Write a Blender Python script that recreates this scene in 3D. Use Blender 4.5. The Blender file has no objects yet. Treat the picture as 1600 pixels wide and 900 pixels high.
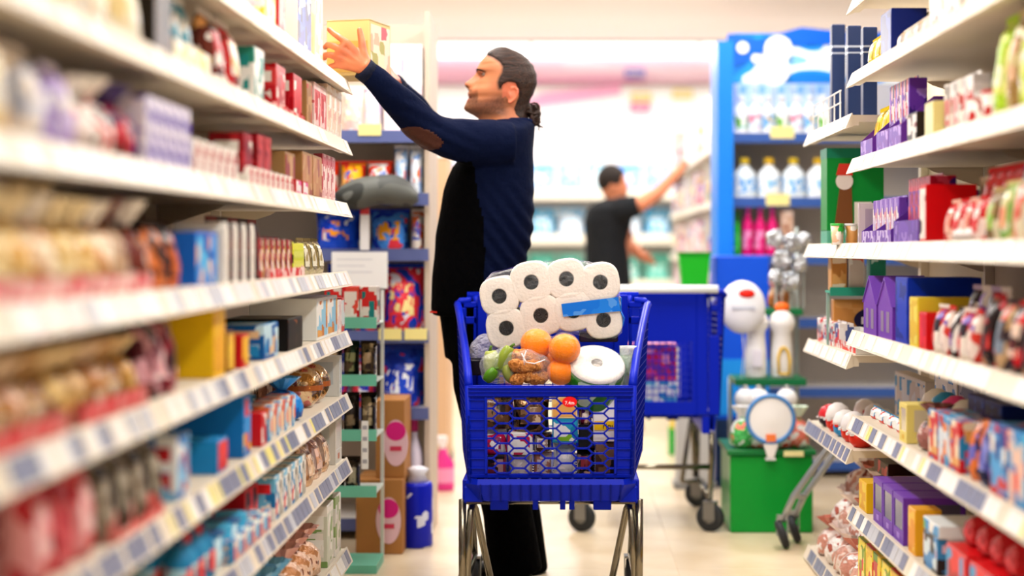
import bpy, bmesh, math, random
from mathutils import Vector, Matrix, noise
PI = math.pi
sc = bpy.context.scene
COL = sc.collection
# ------------------------------------------------------------------ camera, world, lights, exposure
F = 2600.0                      # focal length in pixels of the 1600 px wide frame
HX, HY, CH = 885.0, 390.0, 1.15 # where the aisle vanishes in the frame, and the eye height
cam_d = bpy.data.cameras.new('camera')
cam = bpy.data.objects.new('camera', cam_d); COL.objects.link(cam)
cam.location = (0, 0, CH); cam.rotation_euler = (PI / 2, 0, 0)
cam_d.sensor_width = 36; cam_d.lens = 36 * F / 1600
cam_d.shift_x = -(HX - 800) / 1600; cam_d.shift_y = -(450 - HY) / 1600
cam_d.clip_start = .05; cam_d.clip_end = 80
cam_d.dof.use_dof = True; cam_d.dof.focus_distance = 5.15; cam_d.dof.aperture_fstop = 1.15
sc.camera = cam
w = bpy.data.worlds.new('store'); sc.world = w; w.use_nodes = True
w.node_tree.nodes['Background'].inputs[0].default_value = (1, .97, .93, 1)
w.node_tree.nodes['Background'].inputs[1].default_value = .42
sc.view_settings.view_transform = 'Standard'; sc.view_settings.look = 'None'
sc.view_settings.gamma = 1; sc.view_settings.exposure = .13
def area(name, loc, sx, sy, power, col=(1, .98, .95), rot=(0, 0, 0)):
    l = bpy.data.lights.new(name, 'AREA'); l.shape = 'RECTANGLE'; l.size = sx; l.size_y = sy
    l.energy = power; l.color = col
    o = bpy.data.objects.new(name, l); COL.objects.link(o); o.location = loc; o.rotation_euler = rot
    return o
LAMPS = [(-.75, 2.6), (.85, 2.6), (-.75, 5.6), (.85, 5.6), (-.75, 8.4), (.95, 8.4), (-.75, 10.6), (.95, 10.6)]
for lx, ly in LAMPS:
    area('lamp_light', (lx, ly, 2.93), .3, 2.2, 50)
area('wall_wash_light', (0, 14.3, 2.9), 8, .3, 210, (1, .97, .95), (math.radians(-12), 0, 0))

# ------------------------------------------------------------------ helpers
def P(px, py, Y):               # photo pixel at distance Y -> world point
    s = F / Y
    return Vector(((px - HX) / s, Y, CH + (HY - py) / s))
def lin(c):
    return tuple((v / 12.92 if v <= .04045 else ((v + .055) / 1.055) ** 2.4) ** 1.16 for v in c)
def hexc(h):
    return lin(tuple(int(h[i:i + 2], 16) / 255 for i in (0, 2, 4)))
MC = {}
def M(h, rough=.5, metal=0., spec=.22, trans=0., bump=0., bscale=60., coat=0., sss=0.):
    k = (h, rough, metal, spec, trans, bump, bscale, coat, sss)
    if k in MC: return MC[k]
    m = bpy.data.materials.new('paint_' + h); m.use_nodes = True
    nt = m.node_tree; b = nt.nodes['Principled BSDF']
    b.inputs['Base Color'].default_value = (*hexc(h), 1); b.inputs['Roughness'].default_value = rough
    b.inputs['Metallic'].default_value = metal; b.inputs['Specular IOR Level'].default_value = spec
    b.inputs['Transmission Weight'].default_value = trans; b.inputs['Coat Weight'].default_value = coat
    if sss:
        b.inputs['Subsurface Weight'].default_value = sss; b.inputs['Subsurface Radius'].default_value = (.02, .008, .004)
    tc = nt.nodes.new('ShaderNodeTexCoord'); n = nt.nodes.new('ShaderNodeTexNoise')
    n.inputs['Scale'].default_value = bscale if bump else 9; nt.links.new(tc.outputs['Object'], n.inputs['Vector'])
    if bump:
        bp = nt.nodes.new('ShaderNodeBump'); bp.inputs['Strength'].default_value = bump; bp.inputs['Distance'].default_value = .02
        nt.links.new(n.outputs['Fac'], bp.inputs['Height']); nt.links.new(bp.outputs['Normal'], b.inputs['Normal'])
    else:                       # faint wear in the gloss
        mr = nt.nodes.new('ShaderNodeMapRange'); mr.inputs[3].default_value = max(0, rough - .05); mr.inputs[4].default_value = rough + .05
        nt.links.new(n.outputs['Fac'], mr.inputs[0]); nt.links.new(mr.outputs[0], b.inputs['Roughness'])
    MC[k] = m; return m
def art(cols, scale=14., seed=0, rough=.35, metal=0., stretch=(1, 1, 1), bump=0., coat=.0):
    """printed packaging: flat patches of the given colours"""
    k = ('art', tuple(cols), scale, seed, rough, metal, stretch, bump)
    if k in MC: return MC[k]
    m = bpy.data.materials.new('print_' + cols[0]); m.use_nodes = True
    nt = m.node_tree; b = nt.nodes['Principled BSDF']; L = nt.links.new
    tc = nt.nodes.new('ShaderNodeTexCoord'); mp = nt.nodes.new('ShaderNodeMapping')
    mp.inputs['Location'].default_value = (seed * 3.7, seed * 1.3, seed * 2.1); mp.inputs['Scale'].default_value = stretch
    L(tc.outputs['Object'], mp.inputs['Vector'])
    patch = not bump and not metal and scale >= 9
    if patch:
        n = nt.nodes.new('ShaderNodeTexVoronoi'); n.distance = 'CHEBYCHEV'; n.inputs['Scale'].default_value = scale * 1.3; n.inputs['Randomness'].default_value = .85
        L(mp.outputs[0], n.inputs['Vector']); sp = nt.nodes.new('ShaderNodeSeparateColor'); L(n.outputs['Color'], sp.inputs[0]); fac = sp.outputs[0]
    else:
        n = nt.nodes.new('ShaderNodeTexNoise'); n.inputs['Scale'].default_value = scale; n.inputs['Detail'].default_value = 1.2
        L(mp.outputs[0], n.inputs['Vector']); fac = n.outputs['Fac']
    r = nt.nodes.new('ShaderNodeValToRGB'); r.color_ramp.interpolation = 'CONSTANT'
    e = r.color_ramp.elements; N = len(cols)
    pos = [0] + [.36 + .3 * (i / max(1, N - 1)) for i in range(1, N)]
    if N > 1: pos[1] = .42
    e[0].color = (*hexc(cols[0]), 1); e[0].position = 0
    if N > 1: e[1].color = (*hexc(cols[1]), 1); e[1].position = .46
    for i in range(2, N):
        x = e.new(.46 + .17 * (i - 1) / max(1, N - 2)); x.color = (*hexc(cols[i]), 1)
    if patch:
        for i, x in enumerate(list(e)[1:]): x.position = .99
        for i in range(N - 1, 0, -1): e[i].position = .46 + .54 * (i - 1) / max(1, N - 1)
    b.inputs['Specular IOR Level'].default_value = .2
    L(fac, r.inputs[0]); L(r.outputs[0], b.inputs['Base Color'])
    b.inputs['Roughness'].default_value = rough; b.inputs['Metallic'].default_value = metal; b.inputs['Coat Weight'].default_value = coat
    if bump:
        n2 = nt.nodes.new('ShaderNodeTexNoise'); n2.inputs['Scale'].default_value = 45
        L(tc.outputs['Object'], n2.inputs['Vector'])
        bp = nt.nodes.new('ShaderNodeBump'); bp.inputs['Strength'].default_value = bump; bp.inputs['Distance'].default_value = .02
        L(n2.outputs['Fac'], bp.inputs['Height']); L(bp.outputs['Normal'], b.inputs['Normal'])
    MC[k] = m; return m
def film(h='ffffff', alpha=.3, rough=.12, bump=.6, edge=.34):
    k = ('film', h, alpha, rough, edge)
    if k in MC: return MC[k]
    m = bpy.data.materials.new('clear_film'); m.use_nodes = True; nt = m.node_tree; L = nt.links.new
    for x in list(nt.nodes): nt.nodes.remove(x)
    out = nt.nodes.new('ShaderNodeOutputMaterial'); t = nt.nodes.new('ShaderNodeBsdfTransparent')
    g = nt.nodes.new('ShaderNodeBsdfPrincipled'); g.inputs['Base Color'].default_value = (*hexc(h), 1); g.inputs['Roughness'].default_value = rough
    mx = nt.nodes.new('ShaderNodeMixShader'); lw = nt.nodes.new('ShaderNodeLayerWeight'); lw.inputs[0].default_value = .35
    mr = nt.nodes.new('ShaderNodeMapRange'); mr.inputs[3].default_value = alpha; mr.inputs[4].default_value = min(1, alpha + edge)
    n = nt.nodes.new('ShaderNodeTexNoise'); n.inputs['Scale'].default_value = 30; n.inputs['Detail'].default_value = 4
    tc = nt.nodes.new('ShaderNodeTexCoord'); L(tc.outputs['Object'], n.inputs['Vector'])
    bp = nt.nodes.new('ShaderNodeBump'); bp.inputs['Strength'].default_value = bump; bp.inputs['Distance'].default_value = .03
    L(n.outputs['Fac'], bp.inputs['Height']); L(bp.outputs['Normal'], g.inputs['Normal']); L(bp.outputs['Normal'], lw.inputs['Normal'])
    L(lw.outputs['Facing'], mr.inputs[0]); L(mr.outputs[0], mx.inputs[0]); L(t.outputs[0], mx.inputs[1]); L(g.outputs[0], mx.inputs[2]); L(mx.outputs[0], out.inputs[0])
    MC[k] = m; return m
def emit(h, st):
    k = ('em', h, st)
    if k in MC: return MC[k]
    m = bpy.data.materials.new('lamp_glow'); m.use_nodes = True
    b = m.node_tree.nodes['Principled BSDF']; b.inputs['Base Color'].default_value = (*hexc(h), 1)
    b.inputs['Emission Color'].default_value = (*hexc(h), 1); b.inputs['Emission Strength'].default_value = st
    MC[k] = m; return m

class MB:
    def __init__(s): s.v = []; s.f = []; s.m = []
    def add(s, vs, fs, m=0):
        o = len(s.v); s.v += [tuple(x) for x in vs]; s.f += [tuple(i + o for i in f) for f in fs]; s.m += [m] * len(fs); return s
    def box(s, x0, x1, y0, y1, z0, z1, m=0):
        v = [(x, y, z) for x in (x0, x1) for y in (y0, y1) for z in (z0, z1)]
        return s.add(v, [(0, 1, 3, 2), (4, 6, 7, 5), (0, 4, 5, 1), (2, 3, 7, 6), (0, 2, 6, 4), (1, 5, 7, 3)], m)
    def loft(s, rings, m=0, cap=True, closed=False):
        n = len(rings[0]); vs = [p for r in rings for p in r]; fs = []
        R = len(rings)
        for i in range(R if closed else R - 1):
            a = i * n; b = ((i + 1) % R) * n
            for j in range(n):
                k = (j + 1) % n; fs.append((a + j, a + k, b + k, b + j))
        if cap and not closed:
            fs.append(tuple(range(n))[::-1]); fs.append(tuple((R - 1) * n + j for j in range(n)))
        return s.add(vs, fs, m)
    def tube(s, pts, r, n=8, m=0, flat=1., up=None, cap=True, closed=False):
        pts = [Vector(p) for p in pts]; rings = []; prev = None
        N = len(pts)
        for i, p in enumerate(pts):
            if closed: t = (pts[(i + 1) % N] - pts[i - 1])
            else: t = (pts[min(i + 1, N - 1)] - pts[max(i - 1, 0)])
            t = t.normalized() if t.length > 1e-9 else Vector((0, 0, 1))
            if prev is None:
                a = Vector(up) if up else (Vector((0, 0, 1)) if abs(t.z) < .9 else Vector((1, 0, 0)))
            else: a = prev
            a = (a - t * a.dot(t)); a = a.normalized() if a.length > 1e-6 else t.orthogonal().normalized()
            prev = a; b = t.cross(a); rr = r[i] if isinstance(r, (list, tuple)) else r
            rings.append([p + a * (rr * flat * math.cos(2 * PI * j / n)) + b * (rr * math.sin(2 * PI * j / n)) for j in range(n)])
        return s.loft(rings, m, cap, closed)
    def lathe(s, prof, n=16, m=0, c=(0, 0, 0), sx=1, sy=1, ruf=None, cap=True):
        rings = []
        for r, z in prof:
            rings.append([(c[0] + sx * r * math.cos(2 * PI * j / n), c[1] + sy * r * math.sin(2 * PI * j / n), c[2] + z) for j in range(n)])
        return s.loft(rings, m, cap)
    def ball(s, c, rx, ry=None, rz=None, n=14, k=9, m=0, rot=None):
        ry = ry or rx; rz = rz or rx; c = Vector(c); rings = []
        for i in range(k):
            a = -PI / 2 + PI * (i + .5) / k
            if i == 0: a = -PI / 2 + .08
            if i == k - 1: a = PI / 2 - .08
            ring = []
            for j in range(n):
                v = Vector((rx * math.cos(a) * math.cos(2 * PI * j / n), ry * math.cos(a) * math.sin(2 * PI * j / n), rz * math.sin(a)))
                if rot: v = rot @ v
                ring.append(c + v)
            rings.append(ring)
        return s.loft(rings, m)
    def prism(s, poly, y0, y1, m=0):       # polygon in xz, extruded along y
        n = len(poly)
        v = [(x, y0, z) for x, z in poly] + [(x, y1, z) for x, z in poly]
        return s.add(v, [tuple(range(n)), tuple(range(n, 2 * n))[::-1]] + [(i, i + n, (i + 1) % n + n, (i + 1) % n) for i in range(n)], m)
    def xf(s, mat):
        s.v = [tuple(mat @ Vector(p)) for p in s.v]; return s
    def mesh(s, name, mats, smooth=False, origin=None, bevel=0):
        me = bpy.data.meshes.new(name)
        vs = s.v if origin is None else [(x - origin[0], y - origin[1], z - origin[2]) for x, y, z in s.v]
        me.from_pydata(vs, [], s.f)
        for m in (mats if isinstance(mats, (list, tuple)) else [mats]): me.materials.append(m)
        me.polygons.foreach_set('material_index', s.m)
        bm = bmesh.new(); bm.from_mesh(me)
        bmesh.ops.recalc_face_normals(bm, faces=bm.faces)
        if bevel: bmesh.ops.bevel(bm, geom=[e for e in bm.edges], offset=bevel, segments=1, affect='EDGES', clamp_overlap=True)
        bm.to_mesh(me); bm.free()
        if smooth: me.polygons.foreach_set('use_smooth', [True] * len(me.polygons))
        me.update(); return me
    def build(s, name, mats, parent=None, smooth=False, origin=None, bevel=0, loc=None):
        o = bpy.data.objects.new(name, s.mesh(name, mats, smooth, origin, bevel)); COL.objects.link(o)
        if parent: o.parent = parent
        if loc: o.location = loc
        return o
def empty(name, loc=(0, 0, 0), rz=0):
    o = bpy.data.objects.new(name, None); COL.objects.link(o); o.location = loc; o.rotation_euler = (0, 0, rz); o.empty_display_size = .05
    return o
def tag(o, label, cat, group=None, kind=None):
    if label: o['label'] = label
    if cat: o['category'] = cat
    if group: o['group'] = group
    if kind: o['kind'] = kind
    return o
def struct(o): o['kind'] = 'structure'; return o
def copy_tree(o, parent=None):
    c = o.copy(); COL.objects.link(c); c.parent = parent
    for ch in KIDS.get(o.name, ()): KIDS.setdefault(c.name, []).append(copy_tree(ch, c))
    return c
KIDS = {}
def kids(o):
    KIDS[o.name] = list(o.children)
    for c in o.children: kids(c)
def text(s, size, parent, mat, loc, rot=(PI / 2, 0, 0), name='lettering', depth=.0008):
    cu = bpy.data.curves.new(name, 'FONT'); cu.body = s; cu.size = size; cu.extrude = depth; cu.align_x = 'CENTER'; cu.align_y = 'CENTER'
    cu.resolution_u = 3
    t = bpy.data.objects.new(name, cu); COL.objects.link(t)
    bpy.context.view_layer.update()
    me = bpy.data.meshes.new_from_object(t.evaluated_get(bpy.context.evaluated_depsgraph_get()))
    bpy.data.objects.remove(t)
    o = bpy.data.objects.new(name, me); COL.objects.link(o); me.materials.clear(); me.materials.append(mat)
    o.parent = parent; o.location = loc; o.rotation_euler = rot
    return o
def fuse(mb, voxel, name, mats, parent, origin, it=6, fac=.5):
    me = mb.mesh('tmp', mats); o = bpy.data.objects.new('tmp', me); COL.objects.link(o)
    md = o.modifiers.new('r', 'REMESH'); md.mode = 'VOXEL'; md.voxel_size = voxel; md.use_smooth_shade = True
    s = o.modifiers.new('s', 'SMOOTH'); s.factor = fac; s.iterations = it
    bpy.context.view_layer.update()
    m2 = bpy.data.meshes.new_from_object(o.evaluated_get(bpy.context.evaluated_depsgraph_get()))
    bpy.data.objects.remove(o)
    m2.transform(Matrix.Translation(-Vector(origin)))
    m2.materials.clear()
    for m in (mats if isinstance(mats, (list, tuple)) else [mats]): m2.materials.append(m)
    m2.polygons.foreach_set('material_index', [0] * len(m2.polygons))
    m2.polygons.foreach_set('use_smooth', [True] * len(m2.polygons))
    m2.name = name
    r = bpy.data.objects.new(name, m2); COL.objects.link(r)
    if parent: r.parent = parent
    return r
R = random.Random(7)

# ------------------------------------------------------------------ the setting
def floor_mat():
    m = bpy.data.materials.new('polished_floor'); m.use_nodes = True; nt = m.node_tree; L = nt.links.new; b = nt.nodes['Principled BSDF']
    tc = nt.nodes.new('ShaderNodeTexCoord'); n = nt.nodes.new('ShaderNodeTexNoise'); n.inputs['Scale'].default_value = 3.5; n.inputs['Detail'].default_value = 6
    L(tc.outputs['Object'], n.inputs['Vector'])
    r = nt.nodes.new('ShaderNodeValToRGB'); r.color_ramp.elements[0].color = (*hexc('d3bf9f'), 1); r.color_ramp.elements[1].color = (*hexc('e2d2b8'), 1)
    r.color_ramp.elements[0].position = .35; r.color_ramp.elements[1].position = .65
    L(n.outputs['Fac'], r.inputs[0]); L(r.outputs[0], b.inputs['Base Color'])
    n2 = nt.nodes.new('ShaderNodeTexNoise'); n2.inputs['Scale'].default_value = 12; L(tc.outputs['Object'], n2.inputs['Vector'])
    mr = nt.nodes.new('ShaderNodeMapRange'); mr.inputs[3].default_value = .26; mr.inputs[4].default_value = .32
    L(n2.outputs['Fac'], mr.inputs[0]); L(mr.outputs[0], b.inputs['Roughness'])
    return m
FM = floor_mat()
fl = struct(MB().box(-7, 7, -1, 16, -.1, -.002).build('floor', M('d6c8b0', .5)))
fl.name = 'floor'
tile_me = MB().box(-.2992, .2992, -.2992, .2992, -.012, 0).mesh('tile', FM, bevel=.0005)
for i in range(-3, 5):
    for j in range(4, 27):
        t = bpy.data.objects.new('tile', tile_me); COL.objects.link(t); t.parent = fl; t.location = (i * .6 + .1, j * .6 + .3, 0)
ce = struct(MB().box(-7, 7, -1, 14.8, 3.0, 3.12).build('ceiling', M('f6eeec', .8)))
struct(MB().box(-7, 7, 14.74, 14.8, 2.985, 3.0).box(-7, 7, 14.8, 14.83, 3.0, 3.4).box(-7, 7, 14.8, 15.4, 3.4, 3.45).build('trim_1', M('9c9a98', .7)))
struct(MB().box(-7, 7, 15.4, 15.5, 0, 3.45).build('wall_back', M('fbf8f6', .8)))
struct(MB().box(-7.1, -7, -1, 15.5, 0, 3.1).build('wall_left', M('eeeae4', .8)))
struct(MB().box(7, 7.1, -1, 15.5, 0, 3.1).build('wall_right', M('eeeae4', .8)))
lamp_names = ['above the left shelves near the camera', 'above the right shelves near the camera', 'above the reaching man', 'above the far end of right shelves',
              'above the left cross aisle', 'above the right cross aisle', 'far left before the back wall', 'far right before the back wall']
for (lx, ly), nm in zip(LAMPS, lamp_names):
    o = MB().box(lx - .17, lx + .17, ly - 1.15, ly + 1.15, 2.95, 2.998).build('ceiling_light', M('f4f4f2', .4))
    tag(o, 'long white ceiling light ' + nm, 'ceiling light', 'ceiling lights over the aisles')
    MB().box(lx - .15, lx + .15, ly - 1.1, ly + 1.1, 2.944, 2.95).build('diffuser', emit('fff6ea', 2.5), o)
for k in range(6):
    x = -4.2 + k * 1.55
    o = MB().box(x - .76, x + .76, 15.24, 15.36, 3.03, 3.06).build('strip_light', M('e8e8e8', .4))
    tag(o, ['first', 'second', 'third', 'fourth', 'fifth', 'sixth'][k] + ' white strip light from the left along the back wall top', 'strip light', 'strip lights above the back wall')
    MB().box(x - .75, x + .75, 15.2, 15.36, 2.93, 3.03).build('diffuser', emit('fffaf4', 2.6), o)
# small detector on the ceiling
o = MB().lathe([(.06, 0), (.06, -.02), (.045, -.045), (.02, -.055)], 16, c=(.05, 8.2, 2.998)).build('ceiling_sensor', M('8f9a94', .5), smooth=True)
tag(o, 'small grey round sensor on the white ceiling', 'sensor')
MB().lathe([(.075, 0), (.075, -.008)], 16, c=(.05, 8.2, 3.0)).build('mounting_plate', M('d8d8d4', .5), o)
# ------------------------------------------------------------------ gondola bays
CREAM = M('e6dccb', .45); UNDER = M('e4d8c2', .5); BACKP = M('d9cdb8', .6)
TAGS = {'g': M('8d92a8', .35), 'w': M('f4f2ee', .35), 'y': M('f0e79a', .4), 'p': M('eee2e2', .35), 'd': M('c6c8d0', .35)}
def bay(label, side, Xf, Xb, Y0, Y1, surfs, tags, zbot=.0, ztop=None, grp=None, skip=()):
    """side -1: shelves left of the aisle, +1: right. Xf = outermost bottom edge of the price rails."""
    o = -side; L = Y1 - Y0
    g = empty('shelving_bay', (Xf, Y0, 0)); tag(g, label, 'shelving', grp)
    gl = g.location
    ztop = ztop or surfs[0] + .45
    MB().box(Xb, Xb + side * .02, Y0 + .001, Y1 - .001, .0, ztop).build('back_panel', BACKP, g, origin=gl)
    MB().box(Xb - side * .001, Xb - side * .03, Y1 - .035, Y1 - .002, 0, ztop).build('upright', CREAM, g, origin=gl)
    MB().box(Xb - side * .031, Xf + side * .06, Y0 + .003, Y1 - .003, 0, surfs[-1] - .032).build('base_plinth', M('cfc4b2', .5), g, origin=gl)
    for k, z in enumerate(surfs):
        xi = Xf + side * .022
        m = MB().box(Xb - side * .031, xi, Y0 + .003, Y1 - .003, z - .022, z)
        m.box(xi, xi + side * .02, Y0 + .003, Y1 - .003, z - .034, z - .022, 0)
        sh = m.build('shelf', UNDER if False else CREAM, g, origin=gl)
        for yy in (Y0 + .012, Y1 - .012):
            MB().prism([(Xb - side * .031, z - .022), (Xf + side * .25, z - .022), (Xf + side * .27, z - .034), (Xb - side * .031, z - .085)], yy - .0015, yy + .0015).build('bracket', UNDER, sh, origin=gl)
        # slanted rail: top inside, bottom outside
        a = Vector((Xf + side * .020, 0, z + .006)); b = Vector((Xf, 0, z - .042)); n = Vector((o * (a.z - b.z), 0, abs(a.x - b.x))).normalized()
        c = a - n * .003; d = b - n * .003
        MB().prism([(a.x, a.z), (b.x, b.z), (d.x, d.z), (Xf + side * .024, z - .036), (c.x, c.z)], Y0 + .001, Y1 - .001).build('price_rail', CREAM, sh, origin=gl)
        y = Y0 + .015 + R.random() * .03; tg = tags[k]
        u = (a - b)
        while y < Y1 - .05:
            t = R.choice(tg)
            if t == ' ': y += R.uniform(.03, .1); continue
            wd = {'y': .02, 'g': .058, 'd': .058, 'w': .05, 'p': .06}[t]
            if y + wd > Y1 - .01: break
            p0 = b + u * .12 + n * .0002; p1 = b + u * .9 + n * .0002; q0 = p0 + n * .0018; q1 = p1 + n * .0018
            MB().prism([(p0.x, p0.z), (p1.x, p1.z), (q1.x, q1.z), (q0.x, q0.z)], y, y + wd).build('price_tag', TAGS[t], sh, origin=gl)
            y += wd + R.choice((.004, .008, .03))
    return g
LS = [1.70, 1.50, 1.297, 1.074, .880, .674, .464, .170]
LT = ['w  ', 'w  ', 'wp w', 'wwdp', 'gdwwg', 'ggywg', 'gggd', 'gwd']
LY = [1.26, 2.10, 2.94, 3.78, 4.62, 5.46]
nth = ['nearest', 'second nearest', 'third', 'fourth', 'farthest']
for i in range(5):
    bay('cream steel shelving bay left of the aisle, %s from the camera' % nth[i], -1, -.70, -1.16, LY[i], LY[i + 1], LS, LT, grp='left aisle shelving bays')
RS = [1.93, 1.70, 1.43, 1.165, .893, .627, .344, .08]
RT = ['w ', ' w ', 'w p ', ' w w', 'ww w', 'wwgyg', 'gggwd', 'gwd']
RY = [1.56, 2.48, 3.40, 4.32, 5.24]
for i in range(4):
    bay('cream steel shelving bay right of the aisle, %s from the camera' % ['nearest', 'second nearest', 'third', 'fourth'][i], 1, .88, 1.34, RY[i], RY[i + 1], RS, RT, grp='right aisle shelving bays')
FS = [1.575, 1.165, .815, .515, .05]
bay('cream shelving bay with lower staggered shelves at right aisle end', 1, .88, 1.34, 5.245, 6.19, FS, ['w ', ' w', 'wwp', 'g', 'g'], ztop=1.9)

# ------------------------------------------------------------------ products: local frame, front = -y, origin = base centre
PC = {}
def kseed(a): return sum(ord(c) * (i + 1) for i, c in enumerate(str(a))) % 97
def carton(w, d, h, c):
    sd = kseed(c)
    o = MB().box(-w / 2, w / 2, -d / 2, d / 2, 0, h).build('carton', art(c[:3], 9 / max(w, h) ** .5 * .7, sd), bevel=.0015)
    e = .0007
    MB().box(-w / 2 + .008, w / 2 - .008, -d / 2 - e, -d / 2 - .0001, h * .12, h * .86).build('front_print', art(tuple(c[1:]) + (c[0],), 22, sd + 3), o)
    for s in (-1, 1):
        MB().box(s * w / 2 + s * .0001, s * w / 2 + s * e, -d / 2 + .012, d / 2 - .012, h * .62, h * .84).build('side_label', M(c[-1], .4), o)
        MB().box(s * w / 2 + s * .0001, s * w / 2 + s * e, -d / 2 + .012, d / 2 - .012, h * .1, h * .45).build('side_print', art((c[0], c[-1], c[1]), 40, sd), o)
    MB().box(-w / 2 + .002, w / 2 - .002, -d / 2 + .002, -d / 2 + .012, h + .0001, h + .0014).build('lid_flap', M(c[0], .4), o)
    return o
def plainbox(w, d, h, c):
    o = MB().box(-w / 2, w / 2, -d / 2, d / 2, 0, h).build('carton', M(c[0], .35), bevel=.0015)
    MB().box(-w / 2 + .004, w / 2 - .004, -d / 2 - .0008, -d / 2 - .0001, h * .08, h * .94).build('front_print', art(tuple(c[1:]), 18, kseed(c)), o)
    MB().box(-w / 2 + .001, w / 2 - .001, -d / 2 + .001, d / 2 - .001, h + .0001, h + .0012).build('lid', M(c[0], .3), o)
    return o
def windowbox(w, d, h, c):
    t = .012; m = MB()
    m.box(-w / 2, w / 2, -d / 2 + .004, d / 2, 0, h)
    o = m.build('carton', M(c[0], .4), bevel=.001)
    fm = MB().box(-w / 2, w / 2, -d / 2, -d / 2 + .0038, 0, h * .28).box(-w / 2, w / 2, -d / 2, -d / 2 + .0038, h * .88, h)
    fm.box(-w / 2, -w / 2 + t, -d / 2, -d / 2 + .0038, h * .28, h * .88).box(w / 2 - t, w / 2, -d / 2, -d / 2 + .0038, h * .28, h * .88); fm.build('window_frame', M(c[0], .4), o)
    MB().box(-w / 2 + t, w / 2 - t, -d / 2 + .002, -d / 2 + .0036, h * .28, h * .88).build('window_pane', M(c[1], .12), o)
    MB().box(-w * .12, w * .12, -d / 2 - .0008, -d / 2 - .0001, h * .08, h * .2).build('front_label', M(c[-1], .4), o)
    for s in (-1, 1): # windows in the sides too
        MB().box(s * w / 2, s * (w / 2 + .001), -d / 2 + .02, d / 2 - .015, h * .3, h * .86).build('side_window', M(c[1], .12), o)
    return o
def pouch(w, d, h, c, foil=0.):
    sd = kseed(c); m = MB(); nu, nv = 9, 9
    def pt(u, v, s):
        th = d / 2 * max(0, 1 - u * u) ** .45 * (1 - v ** 3) ** .6 * (.75 + .25 * min(1, (v + .05) * 6))
        wob = .06 * d * noise.noise(Vector((u * 3 + sd, v * 4, s)))
        return (u * w / 2 * (1 - .06 * math.sin(PI * v)), s * (th + wob * (1 - u * u)), v * h * .93)
    front = [[pt(-1 + 2 * i / (nu - 1), j / (nv - 1), -1) for i in range(nu)] for j in range(nv)]
    back = [[pt(-1 + 2 * i / (nu - 1), j / (nv - 1), 1) for i in range(nu)] for j in range(nv)]
    rings = [f + b[::-1] for f, b in zip(front, back)]
    o = m.loft(rings).build('pouch', art(c[:3], 16, sd, .25, foil, bump=.35), smooth=True)
    z = MB(); n = 14; zz = [(-w / 2 + w * i / n, .0015 * (1 if i % 2 else -1)) for i in range(n + 1)]
    z.loft([[(x, y - .0008, h * .925), (x, y - .0008, h), (x, y + .0008, h), (x, y + .0008, h * .925)] for x, y in zz]).build('crimped_seal', M(c[0], .3, foil), o)
    lb = MB(); q = []
    for j in range(2, 7):
        q.append([(lambda p: (p[0], p[1] - .0012, p[2]))(pt(-.6 + 1.2 * i / 5, j / (nv - 1), -1)) for i in range(6)])
    vs = [p for r in q for p in r]; fs = [(j * 6 + i, j * 6 + i + 1, (j + 1) * 6 + i + 1, (j + 1) * 6 + i) for j in range(4) for i in range(5)]
    lb.add(vs, fs).build('front_label', art((c[-1], c[1], c[0]), 30, sd + 1, .3), o, smooth=True)
    return o
def foilpouch(w, d, h, c): return pouch(w, d, h, c, .7)
def tiedbag(w, d, h, c):
    sd = kseed(c); sx = 1; sy = d / w; r = w / 2; m = MB(); rings = []
    prof = [(.6, 0), (.95, .08), (1, .3), (.9, .5), (.6, .64), (.2, .72)]
    for a, z in prof:
        rings.append([(r * a * math.cos(t) * (1 + .1 * noise.noise(Vector((math.cos(t) * 2 + sd, math.sin(t) * 2, z * 5)))), sy * r * a * math.sin(t) * (1 + .1 * noise.noise(Vector((t, z * 4, sd)))), z * h) for t in [2 * PI * j / 18 for j in range(18)]])
    o = m.loft(rings).build('bag', art(c[:3], 26, sd, .2, .08, bump=.7), smooth=True)
    m = MB(); rings = []
    for a, z in [(.2, .72), (.45, .85), (.75, 1.)]:
        rings.append([(r * a * (1 + .25 * (j % 2)) * math.cos(2 * PI * j / 16), sy * r * a * (1 + .25 * (j % 2)) * math.sin(2 * PI * j / 16), z * h) for j in range(16)])
    m.loft(rings, cap=False).build('ruffled_top', M(c[-1], .25, .1), o)
    MB().lathe([(r * .24, h * .70), (r * .27, h * .725), (r * .24, h * .75)], 12, sy=sy).build('ribbon_tie', M(c[1], .4), o)
    return o
def bottle(w, d, h, c):
    r = w / 2
    o = MB().lathe([(r * .92, 0), (r, h * .03), (r, h * .55), (r * .85, h * .66), (r * .42, h * .78), (r * .36, h * .84)], 18, sy=d / w).build('bottle', M(c[0], .25), smooth=True)
    MB().lathe([(r * .42, h * .84), (r * .42, h * .985), (r * .3, h)], 14, sy=d / w).build('cap', M(c[1], .35), o, smooth=True)
    MB().lathe([(r * 1.008, h * .14), (r * 1.008, h * .5)], 18, sy=d / w, cap=False).build('label', art((c[2], c[-1], c[0]), 30, kseed(c)), o, smooth=True)
    return o
def tub(w, d, h, c):
    r = w / 2
    o = MB().lathe([(r * .78, 0), (r * .82, .003), (r * .97, h * .9)], 18, sy=d / w).build('cup', art(c[:3], 22, kseed(c)), smooth=True)
    MB().lathe([(r, h * .9), (r, h * .985), (r * .96, h)], 18, sy=d / w).build('lid', M(c[-1], .35), o)
    return o
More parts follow.
